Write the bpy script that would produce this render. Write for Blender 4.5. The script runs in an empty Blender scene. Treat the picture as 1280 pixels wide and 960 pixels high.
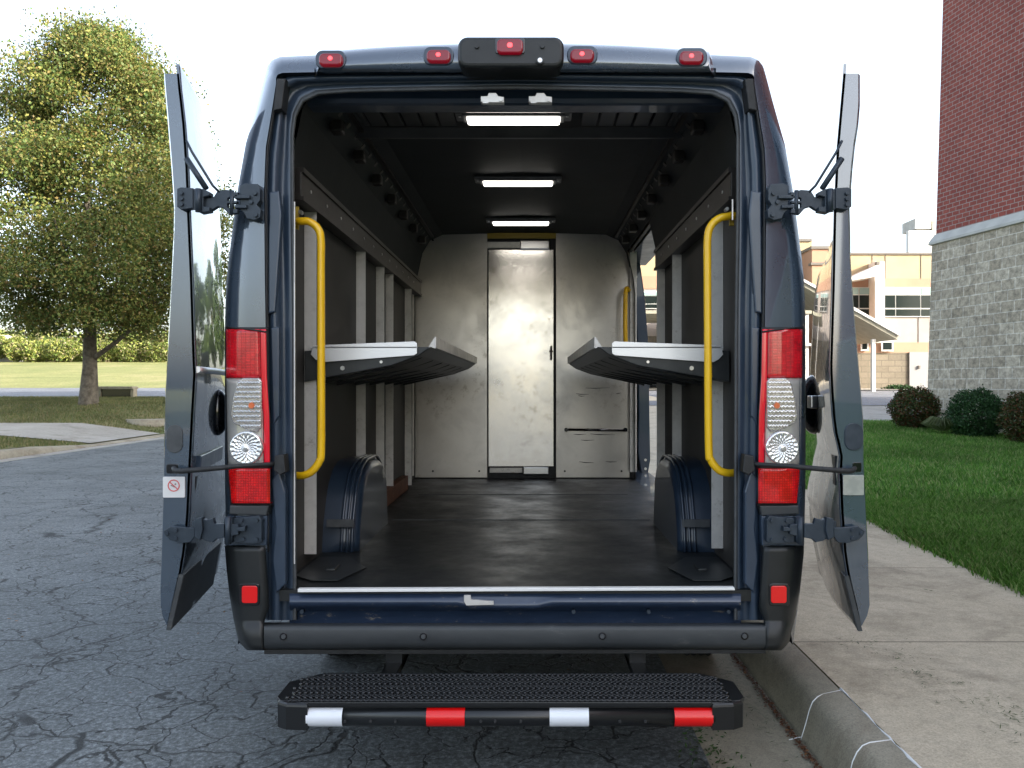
import bpy, bmesh, math, random
import numpy as np
from mathutils import Vector, Matrix
random.seed(7); RNG = np.random.default_rng(11)
S = bpy.context.scene
COL = S.collection
F = 1050.0; CH = 1.30; VX = 665.0; VY = 482.0
def V(px, py, Y):
    """point of the place seen at photo pixel (px,py) at distance Y"""
    return Vector(((px-VX)*Y/F, Y, CH-(py-VY)*Y/F))

# ---------------------------------------------------------------- materials
def mat(name, col=(.5,.5,.5), rough=.5, metal=0., coat=0., emit=None, estr=0., spec=.5, trans=0.):
    m = bpy.data.materials.new(name); m.use_nodes = True
    b = m.node_tree.nodes['Principled BSDF']
    b.inputs['Base Color'].default_value = (*col, 1); b.inputs['Roughness'].default_value = rough
    b.inputs['Metallic'].default_value = metal; b.inputs['Coat Weight'].default_value = coat
    b.inputs['Coat Roughness'].default_value = .03
    b.inputs['Specular IOR Level'].default_value = spec
    b.inputs['Transmission Weight'].default_value = trans
    if emit: b.inputs['Emission Color'].default_value = (*emit, 1); b.inputs['Emission Strength'].default_value = estr
    return m
def nodes(m): return m.node_tree.nodes, m.node_tree.links, m.node_tree.nodes['Principled BSDF']
def coords(m, kind='Object', scale=(1,1,1), rot=(0,0,0)):
    n, l, b = nodes(m)
    tc = n.new('ShaderNodeTexCoord'); mp = n.new('ShaderNodeMapping')
    mp.inputs['Scale'].default_value = scale; mp.inputs['Rotation'].default_value = rot
    l.new(tc.outputs[kind], mp.inputs[0]); return mp.outputs[0]
def noise(m, vec, scale, detail=4, rough=.55, dist=0.):
    n, l, b = nodes(m); t = n.new('ShaderNodeTexNoise')
    t.inputs['Scale'].default_value = scale; t.inputs['Detail'].default_value = detail
    t.inputs['Roughness'].default_value = rough; t.inputs['Distortion'].default_value = dist
    l.new(vec, t.inputs['Vector']); return t.outputs['Fac']
def ramp(m, fac, stops):
    n, l, b = nodes(m); r = n.new('ShaderNodeValToRGB'); e = r.color_ramp.elements
    while len(e) < len(stops): e.new(.5)
    for i, (p, c) in enumerate(stops):
        e[i].position = p; e[i].color = (c, c, c, 1) if isinstance(c, (int, float)) else (*c, 1)
    l.new(fac, r.inputs[0]); return r.outputs[0]
def mixc(m, fac, a, b_, mode='MIX'):
    n, l, b = nodes(m); x = n.new('ShaderNodeMix'); x.data_type = 'RGBA'; x.blend_type = mode
    for v, i in ((fac, 0), (a, 6), (b_, 7)):
        if isinstance(v, (int, float)): x.inputs[i].default_value = v
        elif isinstance(v, tuple): x.inputs[i].default_value = (*v, 1)
        else: l.new(v, x.inputs[i])
    return x.outputs[2]
def bump(m, h, strength=.3, dist=.01):
    n, l, b = nodes(m); bp = n.new('ShaderNodeBump')
    bp.inputs['Strength'].default_value = strength; bp.inputs['Distance'].default_value = dist
    l.new(h, bp.inputs['Height'])
    if b.inputs['Normal'].is_linked: l.new(b.inputs['Normal'].links[0].from_socket, bp.inputs['Normal'])
    l.new(bp.outputs[0], b.inputs['Normal'])
def setc(m, out): n, l, b = nodes(m); l.new(out, b.inputs['Base Color'])
def setr(m, out): n, l, b = nodes(m); l.new(out, b.inputs['Roughness'])
def simple_noise_mat(name, c1, c2, scale, rough=.7, bs=.2, bd=.003, metal=0, coat=0, detail=5, lo=.35, hi=.65):
    m = mat(name, c1, rough, metal, coat); v = coords(m); f = noise(m, v, scale, detail)
    setc(m, ramp(m, f, [(lo, c1), (hi, c2)])); 
    if bs: bump(m, noise(m, v, scale*6, 3), bs, bd)
    return m

M = {}
# paint
m = mat('blue_grey_paint', (.05,.075,.11), .30, .35, 1.0); m.node_tree.nodes['Principled BSDF'].inputs['Coat IOR'].default_value = 2.0; v = coords(m)
setc(m, ramp(m, noise(m, v, 2.2, 5), [(.35, (.050,.076,.112)), (.7, (.062,.090,.126))]))
setr(m, ramp(m, noise(m, v, 9, 5), [(.3, .24), (.7, .34)])); M['paint'] = m
m = mat('jamb_paint', (.025,.042,.072), .4, .1, .5); v = coords(m)
d = noise(m, v, 6, 8, .7); setc(m, ramp(m, d, [(.3, (.022,.040,.070)), (.62, (.030,.050,.082)), (.8, (.07,.075,.075))]))
setr(m, ramp(m, d, [(.3, .3), (.75, .6)])); M['jamb'] = m
m = mat('sill_paint', (.02,.04,.085), .3, .1, .7); v = coords(m, scale=(1,1,3))
d = noise(m, v, 14, 8, .75); setc(m, ramp(m, d, [(.3, (.012,.024,.052)), (.60, (.020,.036,.072)), (.66, (.20,.18,.15))]))
M['sill'] = m
M['rubber'] = simple_noise_mat('black_rubber', (.012,.013,.014), (.022,.023,.025), 30, .6, .2)
M['seal'] = simple_noise_mat('grey_seal', (.045,.05,.055), (.07,.075,.08), 20, .55, .1)
M['plastic'] = simple_noise_mat('black_plastic', (.007,.009,.010), (.013,.015,.016), 12, .42, .25, .0006)
m = mat('bumper_plastic', (.04,.043,.047), .5); v = coords(m, scale=(.4,1,1))
d = noise(m, v, 8, 8, .7); setc(m, ramp(m, d, [(.3, (.024,.028,.032)), (.62, (.045,.050,.054)), (.74, (.12,.12,.115))])); bump(m, noise(m, v, 400, 2), .25, .0005); M['bumper'] = m
M['gloss_black'] = mat('gloss_black', (.006,.006,.007), .12, 0, .6)
m = mat('powder_black', (.010,.011,.012), .33, .0, .2); v = coords(m); bump(m, noise(m, v, 250, 2), .3, .0006); M['powder'] = m
M['hinge'] = simple_noise_mat('hinge_paint', (.022,.034,.050), (.036,.050,.068), 25, .42, .15, .001, .2)
M['steel'] = mat('bright_steel', (.6,.6,.6), .28, 1)
M['rubber_tyre'] = M['rubber']
# aluminium
def alum(name, c=(.62,.60,.57), r0=.28, r1=.5, streak=(1,1,6), sm=3.0, mt=1.0):
    m = mat(name, c, .35, mt); v = coords(m, scale=streak); v2 = coords(m)
    d = noise(m, v2, sm, 8, .68, .4); f = noise(m, v, 40, 4)
    c0 = tuple(x*.55 for x in c)
    base = ramp(m, d, [(.28, tuple(x*.8 for x in c)), (.5, c), (.72, tuple(min(1, x*1.1) for x in c))])
    g = ramp(m, noise(m, v2, sm*6, 8, .75), [(.36, (.62,.59,.55)), (.47, (1,1,1))])
    msk = ramp(m, noise(m, v2, sm*.6, 3), [(.48, 0.), (.62, .8)])
    setc(m, mixc(m, msk, base, g, 'MULTIPLY')); setr(m, ramp(m, d, [(.3, r1), (.6, r0)]))
    bump(m, f, .08, .001); bump(m, noise(m, v2, 2.2, 2), .2, .008); return m
M['alu_wall'] = alum('partition_aluminium', (.56,.535,.505), .28, .42)
M['alu_door'] = alum('door_aluminium', (.86,.83,.79), .17, .30, (1,1,6), 2.3)  # base lifted above the panels to carry the door's hot spot of light
M['alu_post'] = alum('post_aluminium', (.66,.64,.61), .4, .6, (6,6,.5), 8, .35)
M['alu_lip'] = mat('bright_aluminium', (.80,.80,.80), .42, .7)
M['floor'] = None
m = mat('black_floor_mat', (.012,.013,.014), .5); v = coords(m)
d = noise(m, v, 2.4, 8, .72, .6); setc(m, ramp(m, d, [(.35, (.005,.007,.008)), (.60, (.012,.014,.015)), (.8, (.05,.05,.046))]))
setr(m, ramp(m, noise(m, v, 4, 7, .7), [(.3, .32), (.7, .6)])); bump(m, noise(m, v, 160, 3), .25, .001); M['floor'] = m
m = mat('wall_panel', (.06,.057,.052), .6); v = coords(m)
setc(m, ramp(m, noise(m, v, 3, 6, .6), [(.3, (.030,.028,.026)), (.7, (.044,.041,.038))])); bump(m, noise(m, v, 120, 2), .2, .001); M['panel'] = m
M['liner'] = simple_noise_mat('ceiling_liner', (.006,.010,.013), (.010,.015,.018), 5, .7, .2)
M['rail_dark'] = simple_noise_mat('dark_rail', (.018,.015,.013), (.032,.028,.025), 14, .45, .2, .001, .3)
M['well'] = simple_noise_mat('wheel_well_paint', (.014,.026,.046), (.020,.034,.058), 8, .35, .1, .001, 0, .5)
M['shelf_dark'] = simple_noise_mat('shelf_tray', (.024,.027,.028), (.04,.043,.044), 7, .4, .1, .001, .2)
M['yellow'] = simple_noise_mat('yellow_paint', (.88,.50,.006), (.93,.56,.01), 9, .35, .05, .0005, 0, .4)
M['yellow_dull'] = mat('dull_yellow', (.40,.28,.03), .5)
M['wood'] = simple_noise_mat('orange_wood', (.13,.045,.02), (.19,.07,.03), 12, .6)
M['white_strip'] = mat('white_strip', (.85,.85,.83), .35)
M['led'] = mat('led_lens', (.9,.9,.88), .4, 0, 0, (1,.95,.86), 1.5)
M['led_frame'] = mat('led_frame', (.10,.10,.10), .4)
M['tape_white'] = mat('reflective_white', (.82,.85,.90), .3, 0, .3)
m = mat('reflective_red', (.80,.006,.006), .3, 0, .3); M['tape_red'] = m
M['sticker'] = mat('sticker_white', (.72,.72,.72), .4); M['sticker_red'] = mat('sticker_red', (.65,.12,.12), .5); M['ink'] = mat('sticker_ink', (.25,.2,.2), .5)
M['foil'] = simple_noise_mat('foil_label', (.45,.48,.5), (.62,.64,.65), 30, .3, .05, .001, .8)
# lamp lenses
def lens(name, col, es, bw=.012, bh=.008, emit=None, metal=0., streak=None):
    m = mat(name, col, .16, metal, 1.0, emit or col, es); v = coords(m, rot=(math.radians(90),0,0))
    n, l, b = nodes(m); t = n.new('ShaderNodeTexBrick'); t.offset = 0
    t.inputs['Scale'].default_value = 1; t.inputs['Brick Width'].default_value = bw; t.inputs['Row Height'].default_value = bh
    t.inputs['Mortar Size'].default_value = bh*.16; t.inputs['Mortar Smooth'].default_value = .8
    t.inputs['Color1'].default_value = (*col,1); t.inputs['Color2'].default_value = (*[x*.72 for x in col],1)
    t.inputs['Mortar'].default_value = (*[x*.55 for x in col],1)
    l.new(v, t.inputs['Vector']); setc(m, t.outputs['Color']); bump(m, t.outputs['Fac'], .8, -.004)
    bb = mixc(m, 1., t.outputs['Color'], ramp(m, noise(m, coords(m), 26, 2), [(.35, .35), (.7, 1.0)]), 'MULTIPLY'); l.new(bb, b.inputs['Emission Color'])
    return m
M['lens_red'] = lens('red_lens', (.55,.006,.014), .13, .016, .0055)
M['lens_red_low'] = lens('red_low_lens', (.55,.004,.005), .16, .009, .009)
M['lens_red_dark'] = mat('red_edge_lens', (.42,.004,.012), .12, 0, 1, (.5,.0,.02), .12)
m = lens('clear_lens', (.80,.79,.78), 0., .0095, .0048, metal=.75); b_ = nodes(m)[2]; b_.inputs['Roughness'].default_value = .2
for nd_ in m.node_tree.nodes:
    if nd_.type == 'TEX_BRICK': nd_.offset = .5; nd_.inputs['Color2'].default_value = (.50,.47,.46,1); nd_.inputs['Mortar'].default_value = (.42,.36,.36,1)
M['lens_ring'] = mat('reverse_lens_clear', (.82,.82,.82), .14, .75, 1)
M['lens_clear'] = m
M['lens_pale'] = mat('clear_pale', (.62,.60,.56), .2, .4, 1)
M['lens_amber'] = mat('amber_bulb', (.7,.16,.05), .3)
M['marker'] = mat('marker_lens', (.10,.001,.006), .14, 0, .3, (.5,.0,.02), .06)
M['marker_hot'] = mat('marker_hot_spot', (1,.1,.1), .3, 0, 0, (1,.04,.05), .9)  # emissive colour for the hot spot of light on a lamp lens
M['reflector'] = mat('red_reflector', (.62,.003,.003), .25, 0, .8, (.8,0,0), .04)  # faint glow added to stand in for light the reflector throws back
M['cream'] = None
# ground
def asphalt(name, a, b_, crack=1.):
    m = mat(name, a, .8); v = coords(m); n, l, b = nodes(m)
    big = noise(m, v, .35, 6, .6); fine = noise(m, v, 42, 6, .85)
    base = mixc(m, ramp(m, big, [(.3, 0.), (.7, 1.)]), a, b_)
    spk = ramp(m, fine, [(.36, .25), (.5, .95), (.62, 2.4)])
    base = mixc(m, 1., base, spk, 'MULTIPLY')
    base = mixc(m, 1., base, ramp(m, noise(m, v, 1.1, 7, .7, .6), [(.32, .62), (.5, 1.), (.7, 1.25)]), 'MULTIPLY')
    vs_ = n.new('ShaderNodeTexVoronoi'); vs_.inputs['Scale'].default_value = 38; l.new(v, vs_.inputs['Vector'])
    base = mixc(m, ramp(m, vs_.outputs['Distance'], [(.10, .55), (.16, 0.)]), base, (.28,.29,.28))
    # cracks: warped voronoi borders
    w = n.new('ShaderNodeTexNoise'); w.inputs['Scale'].default_value = 5.5; w.inputs['Detail'].default_value = 5; l.new(v, w.inputs['Vector'])
    ad = n.new('ShaderNodeVectorMath'); ad.operation = 'MULTIPLY_ADD'; ad.inputs[1].default_value = (.26,.26,0); 
    l.new(w.outputs['Color'], ad.inputs[0]); l.new(v, ad.inputs[2])
    tot = None
    for sc, wd, st in ((.8, .0050, 1.), (2.1, .010, 1.), (4.6, .017, 1.)):
        vo = n.new('ShaderNodeTexVoronoi'); vo.feature = 'DISTANCE_TO_EDGE'; vo.inputs['Scale'].default_value = sc
        l.new(ad.outputs[0], vo.inputs['Vector'])
        msk = ramp(m, noise(m, v, sc*.45, 3), [(.42, 0.), (.50, 1.)]) if sc > 2 else None
        c = ramp(m, vo.outputs['Distance'], [(wd*.5, st*crack), (wd, 0.)])
        if msk is not None: c = mixc(m, 1., c, msk, 'MULTIPLY')
        tot = c if tot is None else mixc(m, 1., tot, c, 'LIGHTEN')
    setc(m, mixc(m, tot, base, (.008,.009,.010)))
    bump(m, fine, .7, .006); inv = n.new('ShaderNodeInvert'); l.new(tot, inv.inputs[1]); bump(m, inv.outputs[0], .6, .012)
    setr(m, ramp(m, fine, [(.3, .55), (.7, .85)]))
    return m
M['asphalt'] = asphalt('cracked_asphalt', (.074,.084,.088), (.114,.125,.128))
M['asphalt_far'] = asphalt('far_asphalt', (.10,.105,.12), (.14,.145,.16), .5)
def concrete(name, a, b_, stain=(.10,.075,.045), joints=None, cracks=False):
    m = mat(name, a, .85); v = coords(m); n, l, b = nodes(m)
    base = ramp(m, noise(m, v, .9, 8, .65), [(.3, a), (.7, b_)])
    st = ramp(m, noise(m, v, 1.5, 7, .68, .5), [(.50, 0.), (.68, .5)])
    base = mixc(m, st, base, stain)
    fine = noise(m, v, 150, 4, .8); base = mixc(m, 1., base, ramp(m, fine, [(.3, .62), (.5, 1.), (.72, 1.35)]), 'MULTIPLY')
    base = mixc(m, 1., base, ramp(m, noise(m, v, 14, 6, .75), [(.3, .82), (.6, 1.05)]), 'MULTIPLY')
    if joints:
        t = n.new('ShaderNodeTexBrick'); t.offset = 0; t.inputs['Scale'].default_value = 1
        t.inputs['Brick Width'].default_value = joints[0]; t.inputs['Row Height'].default_value = joints[1]
        t.inputs['Mortar Size'].default_value = .007; t.inputs['Mortar Smooth'].default_value = .3
        mp = n.new('ShaderNodeMapping'); mp.inputs['Location'].default_value = (joints[2], joints[3], 0); l.new(v, mp.inputs[0]); l.new(mp.outputs[0], t.inputs['Vector'])
        base = mixc(m, t.outputs['Fac'], base, tuple(x*.45 for x in a)); bump(m, t.outputs['Fac'], .6, -.006)
    setc(m, base); bump(m, fine, .35, .003); return m
M['walk'] = concrete('sidewalk_concrete', (.42,.355,.25), (.52,.45,.335), joints=(40, 1.53, -11, -.71))
M['kerb'] = concrete('kerb_concrete', (.20,.185,.135), (.31,.28,.215), (.10,.055,.03))
M['walk_far'] = concrete('path_concrete', (.26,.245,.215), (.34,.325,.29))
M['caulk'] = mat('white_caulk', (.75,.76,.76), .6)
M['dirt'] = simple_noise_mat('joint_dirt', (.10,.055,.03), (.05,.035,.02), 20, .95, .5)
def grassmat(name, c1, c2, c3, sc=1.):
    m = mat(name, c1, .85, spec=.2); v = coords(m)
    f = noise(m, v, .8*sc, 6, .65); g = noise(m, v, 30*sc, 4, .7)
    base = ramp(m, f, [(.3, c1), (.55, c2), (.75, c3)])
    setc(m, mixc(m, 1., base, ramp(m, g, [(.3, .5), (.65, 1.3)]), 'MULTIPLY')); bump(m, g, .8, .03); return m
M['lawn'] = grassmat('lawn_green', (.04,.12,.016), (.07,.17,.025), (.11,.20,.05))
M['verge'] = grassmat('verge_grass', (.10,.13,.045), (.16,.16,.07), (.24,.20,.11))
M['sunlawn'] = grassmat('far_lawn', (.13,.155,.05), (.21,.21,.08), (.30,.26,.14), .35)
def leafmat(name, cols, trans=.35, emitvar=None):
    m = mat(name, cols[0], .55, spec=.3); n, l, b = nodes(m)
    g = n.new('ShaderNodeNewGeometry')
    c = ramp(m, g.outputs['Random Per Island'], [(i/(len(cols)-1), x) for i, x in enumerate(cols)])
    big = ramp(m, noise(m, coords(m), .7, 3), [(.35, .75), (.65, 1.2)])
    c = mixc(m, 1., c, big, 'MULTIPLY'); setc(m, c)
    tr = n.new('ShaderNodeBsdfTranslucent'); l.new(c, tr.inputs[0]); mx = n.new('ShaderNodeMixShader'); mx.inputs[0].default_value = trans
    out = n['Material Output']; l.new(b.outputs[0], mx.inputs[1]); l.new(tr.outputs[0], mx.inputs[2]); l.new(mx.outputs[0], out.inputs[0])
    return m
M['leaf_tree'] = leafmat('pear_leaves', [(.045,.085,.02), (.085,.135,.035), (.14,.18,.045), (.25,.23,.06), (.075,.125,.03), (.20,.14,.05), (.12,.16,.04)])
M['leaf_dark'] = leafmat('holly_leaves', [(.010,.035,.010), (.018,.055,.016), (.03,.08,.02), (.015,.045,.015)], .15)
M['leaf_red'] = leafmat('red_shrub_leaves', [(.02,.045,.012), (.035,.06,.015), (.12,.03,.015), (.025,.05,.01), (.07,.09,.02)], .15)
M['leaf_far'] = leafmat('hedge_leaves', [(.07,.12,.03), (.14,.18,.04), (.24,.24,.06), (.10,.15,.03), (.30,.24,.16)], .3)
M['leaf_fartree'] = leafmat('far_tree_leaves', [(.02,.05,.012), (.05,.09,.02), (.08,.11,.025)], .3)
M['blade'] = leafmat('grass_blades', [(.045,.14,.015), (.09,.24,.03), (.17,.33,.06), (.06,.17,.02), (.34,.38,.16), (.11,.26,.04), (.05,.12,.02)], .35)
M['blade_dry'] = leafmat('verge_blades', [(.10,.13,.04), (.18,.17,.07), (.07,.11,.03), (.28,.23,.12)], .3)
M['liriope'] = leafmat('liriope_blades', [(.12,.19,.06), (.30,.36,.18), (.5,.55,.36)], .3)
M['clip'] = leafmat('clippings', [(.02,.06,.012), (.04,.09,.02), (.06,.07,.03)], .2)
M['bark'] = simple_noise_mat('bark', (.07,.06,.045), (.16,.14,.11), 9, .95, 1., .03)
# building walls (uv in metres)
def brickmat(name, c1, c2, mort, w, h, ms, mottle=.5):
    m = mat(name, c1, .88); v = coords(m, 'UV'); n, l, b = nodes(m)
    t = n.new('ShaderNodeTexBrick'); t.inputs['Scale'].default_value = 1
    t.inputs['Brick Width'].default_value = w; t.inputs['Row Height'].default_value = h
    t.inputs['Mortar Size'].default_value = ms; t.inputs['Mortar Smooth'].default_value = .15; t.inputs['Bias'].default_value = -.1
    t.inputs['Color1'].default_value = (*c1,1); t.inputs['Color2'].default_value = (*c2,1); t.inputs['Mortar'].default_value = (*mort,1)
    l.new(v, t.inputs['Vector'])
    g = ramp(m, noise(m, v, 9, 7, .75), [(.32, 1-mottle), (.62, 1+mottle*.4)])
    g2 = ramp(m, noise(m, v, .7, 5, .6), [(.3, .85), (.7, 1.08)])
    setc(m, mixc(m, 1., mixc(m, 1., t.outputs['Color'], g, 'MULTIPLY'), g2, 'MULTIPLY'))
    bump(m, t.outputs['Fac'], .6, -.006); bump(m, noise(m, v, 40, 4, .8), .5, .01); return m
M['block'] = brickmat('split_block', (.34,.295,.225), (.47,.42,.335), (.60,.57,.50), .34, .205, .008, .62)
M['brick'] = brickmat('red_brick', (.22,.045,.035), (.27,.065,.048), (.30,.24,.22), .20, .092, .008, .25)
M['ledge'] = simple_noise_mat('cast_ledge', (.36,.36,.34), (.44,.44,.41), 3, .8, .2)
M['farblock'] = brickmat('far_block', (.135,.115,.085), (.165,.14,.105), (.11,.095,.07), .8, .35, .03, .15)
M['cream'] = simple_noise_mat('cream_panel', (.31,.245,.145), (.35,.275,.165), 1., .85, 0)
M['orange'] = simple_noise_mat('orange_band', (.30,.175,.115), (.33,.195,.13), 1., .85, 0)
M['palewall'] = simple_noise_mat('pale_wall', (.25,.22,.20), (.29,.255,.235), 1., .85, 0)
M['whitecol'] = simple_noise_mat('white_column', (.50,.49,.47), (.56,.55,.53), 2., .7, 0)
M['cornice'] = mat('dark_cornice', (.10,.09,.08), .6)
M['glass_far'] = mat('far_glass', (.012,.018,.017), .12, 0, .0, spec=.25)
M['blind'] = mat('window_blind', (.22,.32,.31), .5)
M['winframe'] = mat('window_frame', (.5,.5,.48), .5)
M['canopy'] = simple_noise_mat('canopy_metal', (.22,.21,.16), (.28,.27,.21), 2, .6, 0)
M['greydoor'] = mat('grey_door', (.20,.20,.205), .5)
M['glass_van'] = mat('van_glass', (.01,.012,.013), .04, 0, 1)

# ---------------------------------------------------------------- objects
def link(name, me, m=None, parent=None):
    o = bpy.data.objects.new(name, me); COL.objects.link(o)
    if m is not None: me.materials.append(m)
    if parent is not None: o.parent = parent
    return o
def empty(name, label, cat, loc=(0,0,0), group=None):
    o = bpy.data.objects.new(name, None); COL.objects.link(o); o.empty_display_size = .2
    o['label'] = label; o['category'] = cat
    if group: o['group'] = group
    ORIG[o.name] = Vector(loc); return o
ORIG = {}
def tag(o, label, cat, group=None):
    o['label'] = label; o['category'] = cat
    if group: o['group'] = group
    return o
def struct(o, kind='structure'): o['kind'] = kind; return o
class MB:
    def __init__(s): s.v = []; s.f = []; s.sm = []; s.uv = {}
    def add(s, vs, fs, smooth=False):
        k = len(s.v); s.v += [tuple(p) for p in vs]
        for f in fs: s.f.append(tuple(i+k for i in f)); s.sm.append(smooth)
        return s
    def box(s, c, d, rot=None, bev=0.0):
        bm = bmesh.new(); bmesh.ops.create_cube(bm, size=1)
        for q in bm.verts: q.co = Vector((q.co.x*d[0], q.co.y*d[1], q.co.z*d[2]))
        if bev: bmesh.ops.bevel(bm, geom=bm.edges[:], offset=min(bev, min(d)*.45), segments=2, affect='EDGES', profile=.6)
        R = rot if rot is not None else Matrix.Identity(3)
        for q in bm.verts: q.co = R @ q.co + Vector(c)
        return s.frombm(bm)
    def frombm(s, bm, smooth=False):
        bm.verts.index_update(); k = len(s.v); s.v += [tuple(q.co) for q in bm.verts]
        for f in bm.faces: s.f.append(tuple(q.index+k for q in f.verts)); s.sm.append(smooth)
        bm.free(); return s
    def bx(s, x0, x1, y0, y1, z0, z1, bev=0.): return s.box(((x0+x1)/2,(y0+y1)/2,(z0+z1)/2), (abs(x1-x0),abs(y1-y0),abs(z1-z0)), None, bev)
    def slab(s, pts, th=.01, bev=0., dirn=(0,1,0)):
        """solid from an outline of world points, thickness th along dirn"""
        bm = bmesh.new(); d = Vector(dirn).normalized()*th; pts = [Vector(p) for p in pts]
        a = [bm.verts.new(p) for p in pts]; b = [bm.verts.new(p+d) for p in pts]
        f0 = bm.faces.new(a); bm.faces.new(b[::-1]); n = len(a)
        for i in range(n): bm.faces.new((a[(i+1)%n], a[i], b[i], b[(i+1)%n]))
        bmesh.ops.recalc_face_normals(bm, faces=bm.faces[:])
        if bev:
            bmesh.ops.bevel(bm, geom=list(f0.edges), offset=bev, segments=3, affect='EDGES', profile=.5, clamp_overlap=True)
        return s.frombm(bm)
    def tube(s, path, r, n=10, cap=True):
        path = [Vector(p) for p in path]; rs = r if isinstance(r, (list, tuple)) else [r]*len(path)
        rings = []; up = None
        for i, p in enumerate(path):
            t = (path[min(i+1, len(path)-1)]-path[max(i-1, 0)]).normalized()
            if up is None: up = Vector((0,0,1)) if abs(t.z) < .9 else Vector((1,0,0))
            a = t.cross(up).normalized(); up = a.cross(t).normalized()
            rings.append([p+(a*math.cos(2*math.pi*j/n)+up*math.sin(2*math.pi*j/n))*rs[i] for j in range(n)])
        vs = [q for R in rings for q in R]; fs = []
        for i in range(len(rings)-1):
            for j in range(n): fs.append((i*n+j, i*n+(j+1)%n, (i+1)*n+(j+1)%n, (i+1)*n+j))
        s.add(vs, fs, True)
        if cap: s.add(rings[0], [tuple(range(n))[::-1]]); s.add(rings[-1], [tuple(range(n))])
        return s
    def disc(s, c, r, th, n=20, axis=(0,1,0), r2=None):
        c = Vector(c); ax = Vector(axis).normalized(); return s.tube([c, c+ax*th], [r, r if r2 is None else r2], n)
    def grid(s, rows, smooth=True, close=False):
        n = len(rows[0]); vs = [p for r in rows for p in r]; fs = []
        for i in range(len(rows)-1):
            for j in range(n-1 if not close else n): fs.append((i*n+j, i*n+(j+1)%n, (i+1)*n+(j+1)%n, (i+1)*n+j))
        return s.add(vs, fs, smooth)
    def build(s, name, m, parent=None, recalc=True):
        me = bpy.data.meshes.new(name); me.from_pydata(s.v, [], s.f)
        me.polygons.foreach_set('use_smooth', s.sm); 
        if recalc:
            bm = bmesh.new(); bm.from_mesh(me); bmesh.ops.remove_doubles(bm, verts=bm.verts, dist=1e-5); bmesh.ops.recalc_face_normals(bm, faces=bm.faces); bm.to_mesh(me); bm.free()
        me.update(); return link(name, me, M[m] if isinstance(m, str) else m, parent)
def lerp(a, b, t): return a+(b-a)*t
def interp(tab, y):
    tab = sorted(tab, key=lambda q: q[1])
    if y <= tab[0][1]: return tab[0][0]
    for (x0, y0), (x1, y1) in zip(tab, tab[1:]):
        if y <= y1: return lerp(x0, x1, (y-y0)/(y1-y0+1e-9))
    return tab[-1][0]
def pw(tab, t):
    if t <= tab[0][0]: return tab[0][1]
    for (a, u), (b, w) in zip(tab, tab[1:]):
        if t <= b: return lerp(u, w, (t-a)/(b-a))
    return tab[-1][1]
def resample(pts, n):
    L = [0]
    for a, b in zip(pts, pts[1:]): L.append(L[-1]+math.hypot(b[0]-a[0], b[1]-a[1]))
    out = []
    for i in range(n):
        t = L[-1]*i/(n-1); k = 0
        while k < len(L)-2 and L[k+1] < t: k += 1
        u = (t-L[k])/max(L[k+1]-L[k], 1e-9); out.append((lerp(pts[k][0], pts[k+1][0], u), lerp(pts[k][1], pts[k+1][1], u)))
    return out
def roundpoly(x0, y0, x1, y1, r, n=5):
    out = []
    for cx, cy, a0 in ((x1-r, y0+r, -90), (x1-r, y1-r, 0), (x0+r, y1-r, 90), (x0+r, y0+r, 180)):
        for i in range(n+1):
            a = math.radians(a0+90*i/n); out.append((cx+r*math.cos(a), cy+r*math.sin(a)))
    return out
def smoothpath(pts, n=6):
    pts = [Vector(p) for p in pts]; out = []
    for i in range(len(pts)-1):
        p0 = pts[max(i-1,0)]; p1 = pts[i]; p2 = pts[i+1]; p3 = pts[min(i+2,len(pts)-1)]
        for k in range(n):
            t = k/n; out.append(.5*((2*p1)+(p2-p0)*t+(2*p0-5*p1+4*p2-p3)*t*t+(3*p1-p0-3*p2+p3)*t**3))
    out.append(pts[-1]); return out

# ================================================================= THE VAN
CX = -.06; YR = 2.975; ZF = .57; YW = 6.6
LW = CX-.86; RW = CX+.86
van = empty('cargo_van', 'dark blue-grey high-roof cargo van parked at the kerb with both rear doors wide open', 'van', (CX, YR, 0))
NS, NC, NT = 26, 10, 14
def half(side, corner, top):
    return resample(side, NS)[:-1] + resample(corner, NC)[:-1] + resample(top, NT)
def full(h):
    return h + [(2*644-x, y) for x, y in h[::-1][1:]]
rA = half([(297,806),(288,740),(283,690),(281,600),(281,410),(282,362),(285,330),(292,275),(297,237),(307,180),(320,135),(330,97)], [(330,97),(334,83),(340,75),(350,71)], [(350,71),(395,69),(644,62)])
rB = half([(303,770),(292,690),(288,600),(289,410),(292,330),(300,275),(305,237),(315,180),(327,135),(336,100)], [(336,100),(340,88),(345,81),(353,78)], [(353,78),(395,77),(644,72)])
rC = half([(334,775),(334,690),(334,600),(332,410),(331,350),(330,237),(332,185),(340,137),(345,104)], [(345,104),(345,97),(347,93),(353,91)], [(353,91),(395,90),(644,88)])
rG = half([(366,775),(366,700),(365,400),(363,270),(363,165)], [(363,165),(366,140),(376,122),(396,113)], [(396,113),(440,110),(644,106)])
rH = half([(371,775),(371,700),(370,400),(368,270),(368,168)], [(368,168),(371,146),(380,128),(399,119)], [(399,119),(440,116),(644,112)])
def ring(h, Y): return [V(x, y, Y) for x, y in full(h)]
def mixr(a, b, t): return [(lerp(p[0],q[0],t), lerp(p[1],q[1],t)) for p, q in zip(a, b)]
A = ring(rA, 3.08)
def shellring(Y, kz=0., sx=1., zc=None):
    out = []
    for p in A:
        z = p.z
        if zc is not None and z > zc: z = zc+(z-zc)*.02
        out.append(Vector((CX+(p.x-CX)*sx, Y, z)))
    return out
mb = MB()
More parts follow.
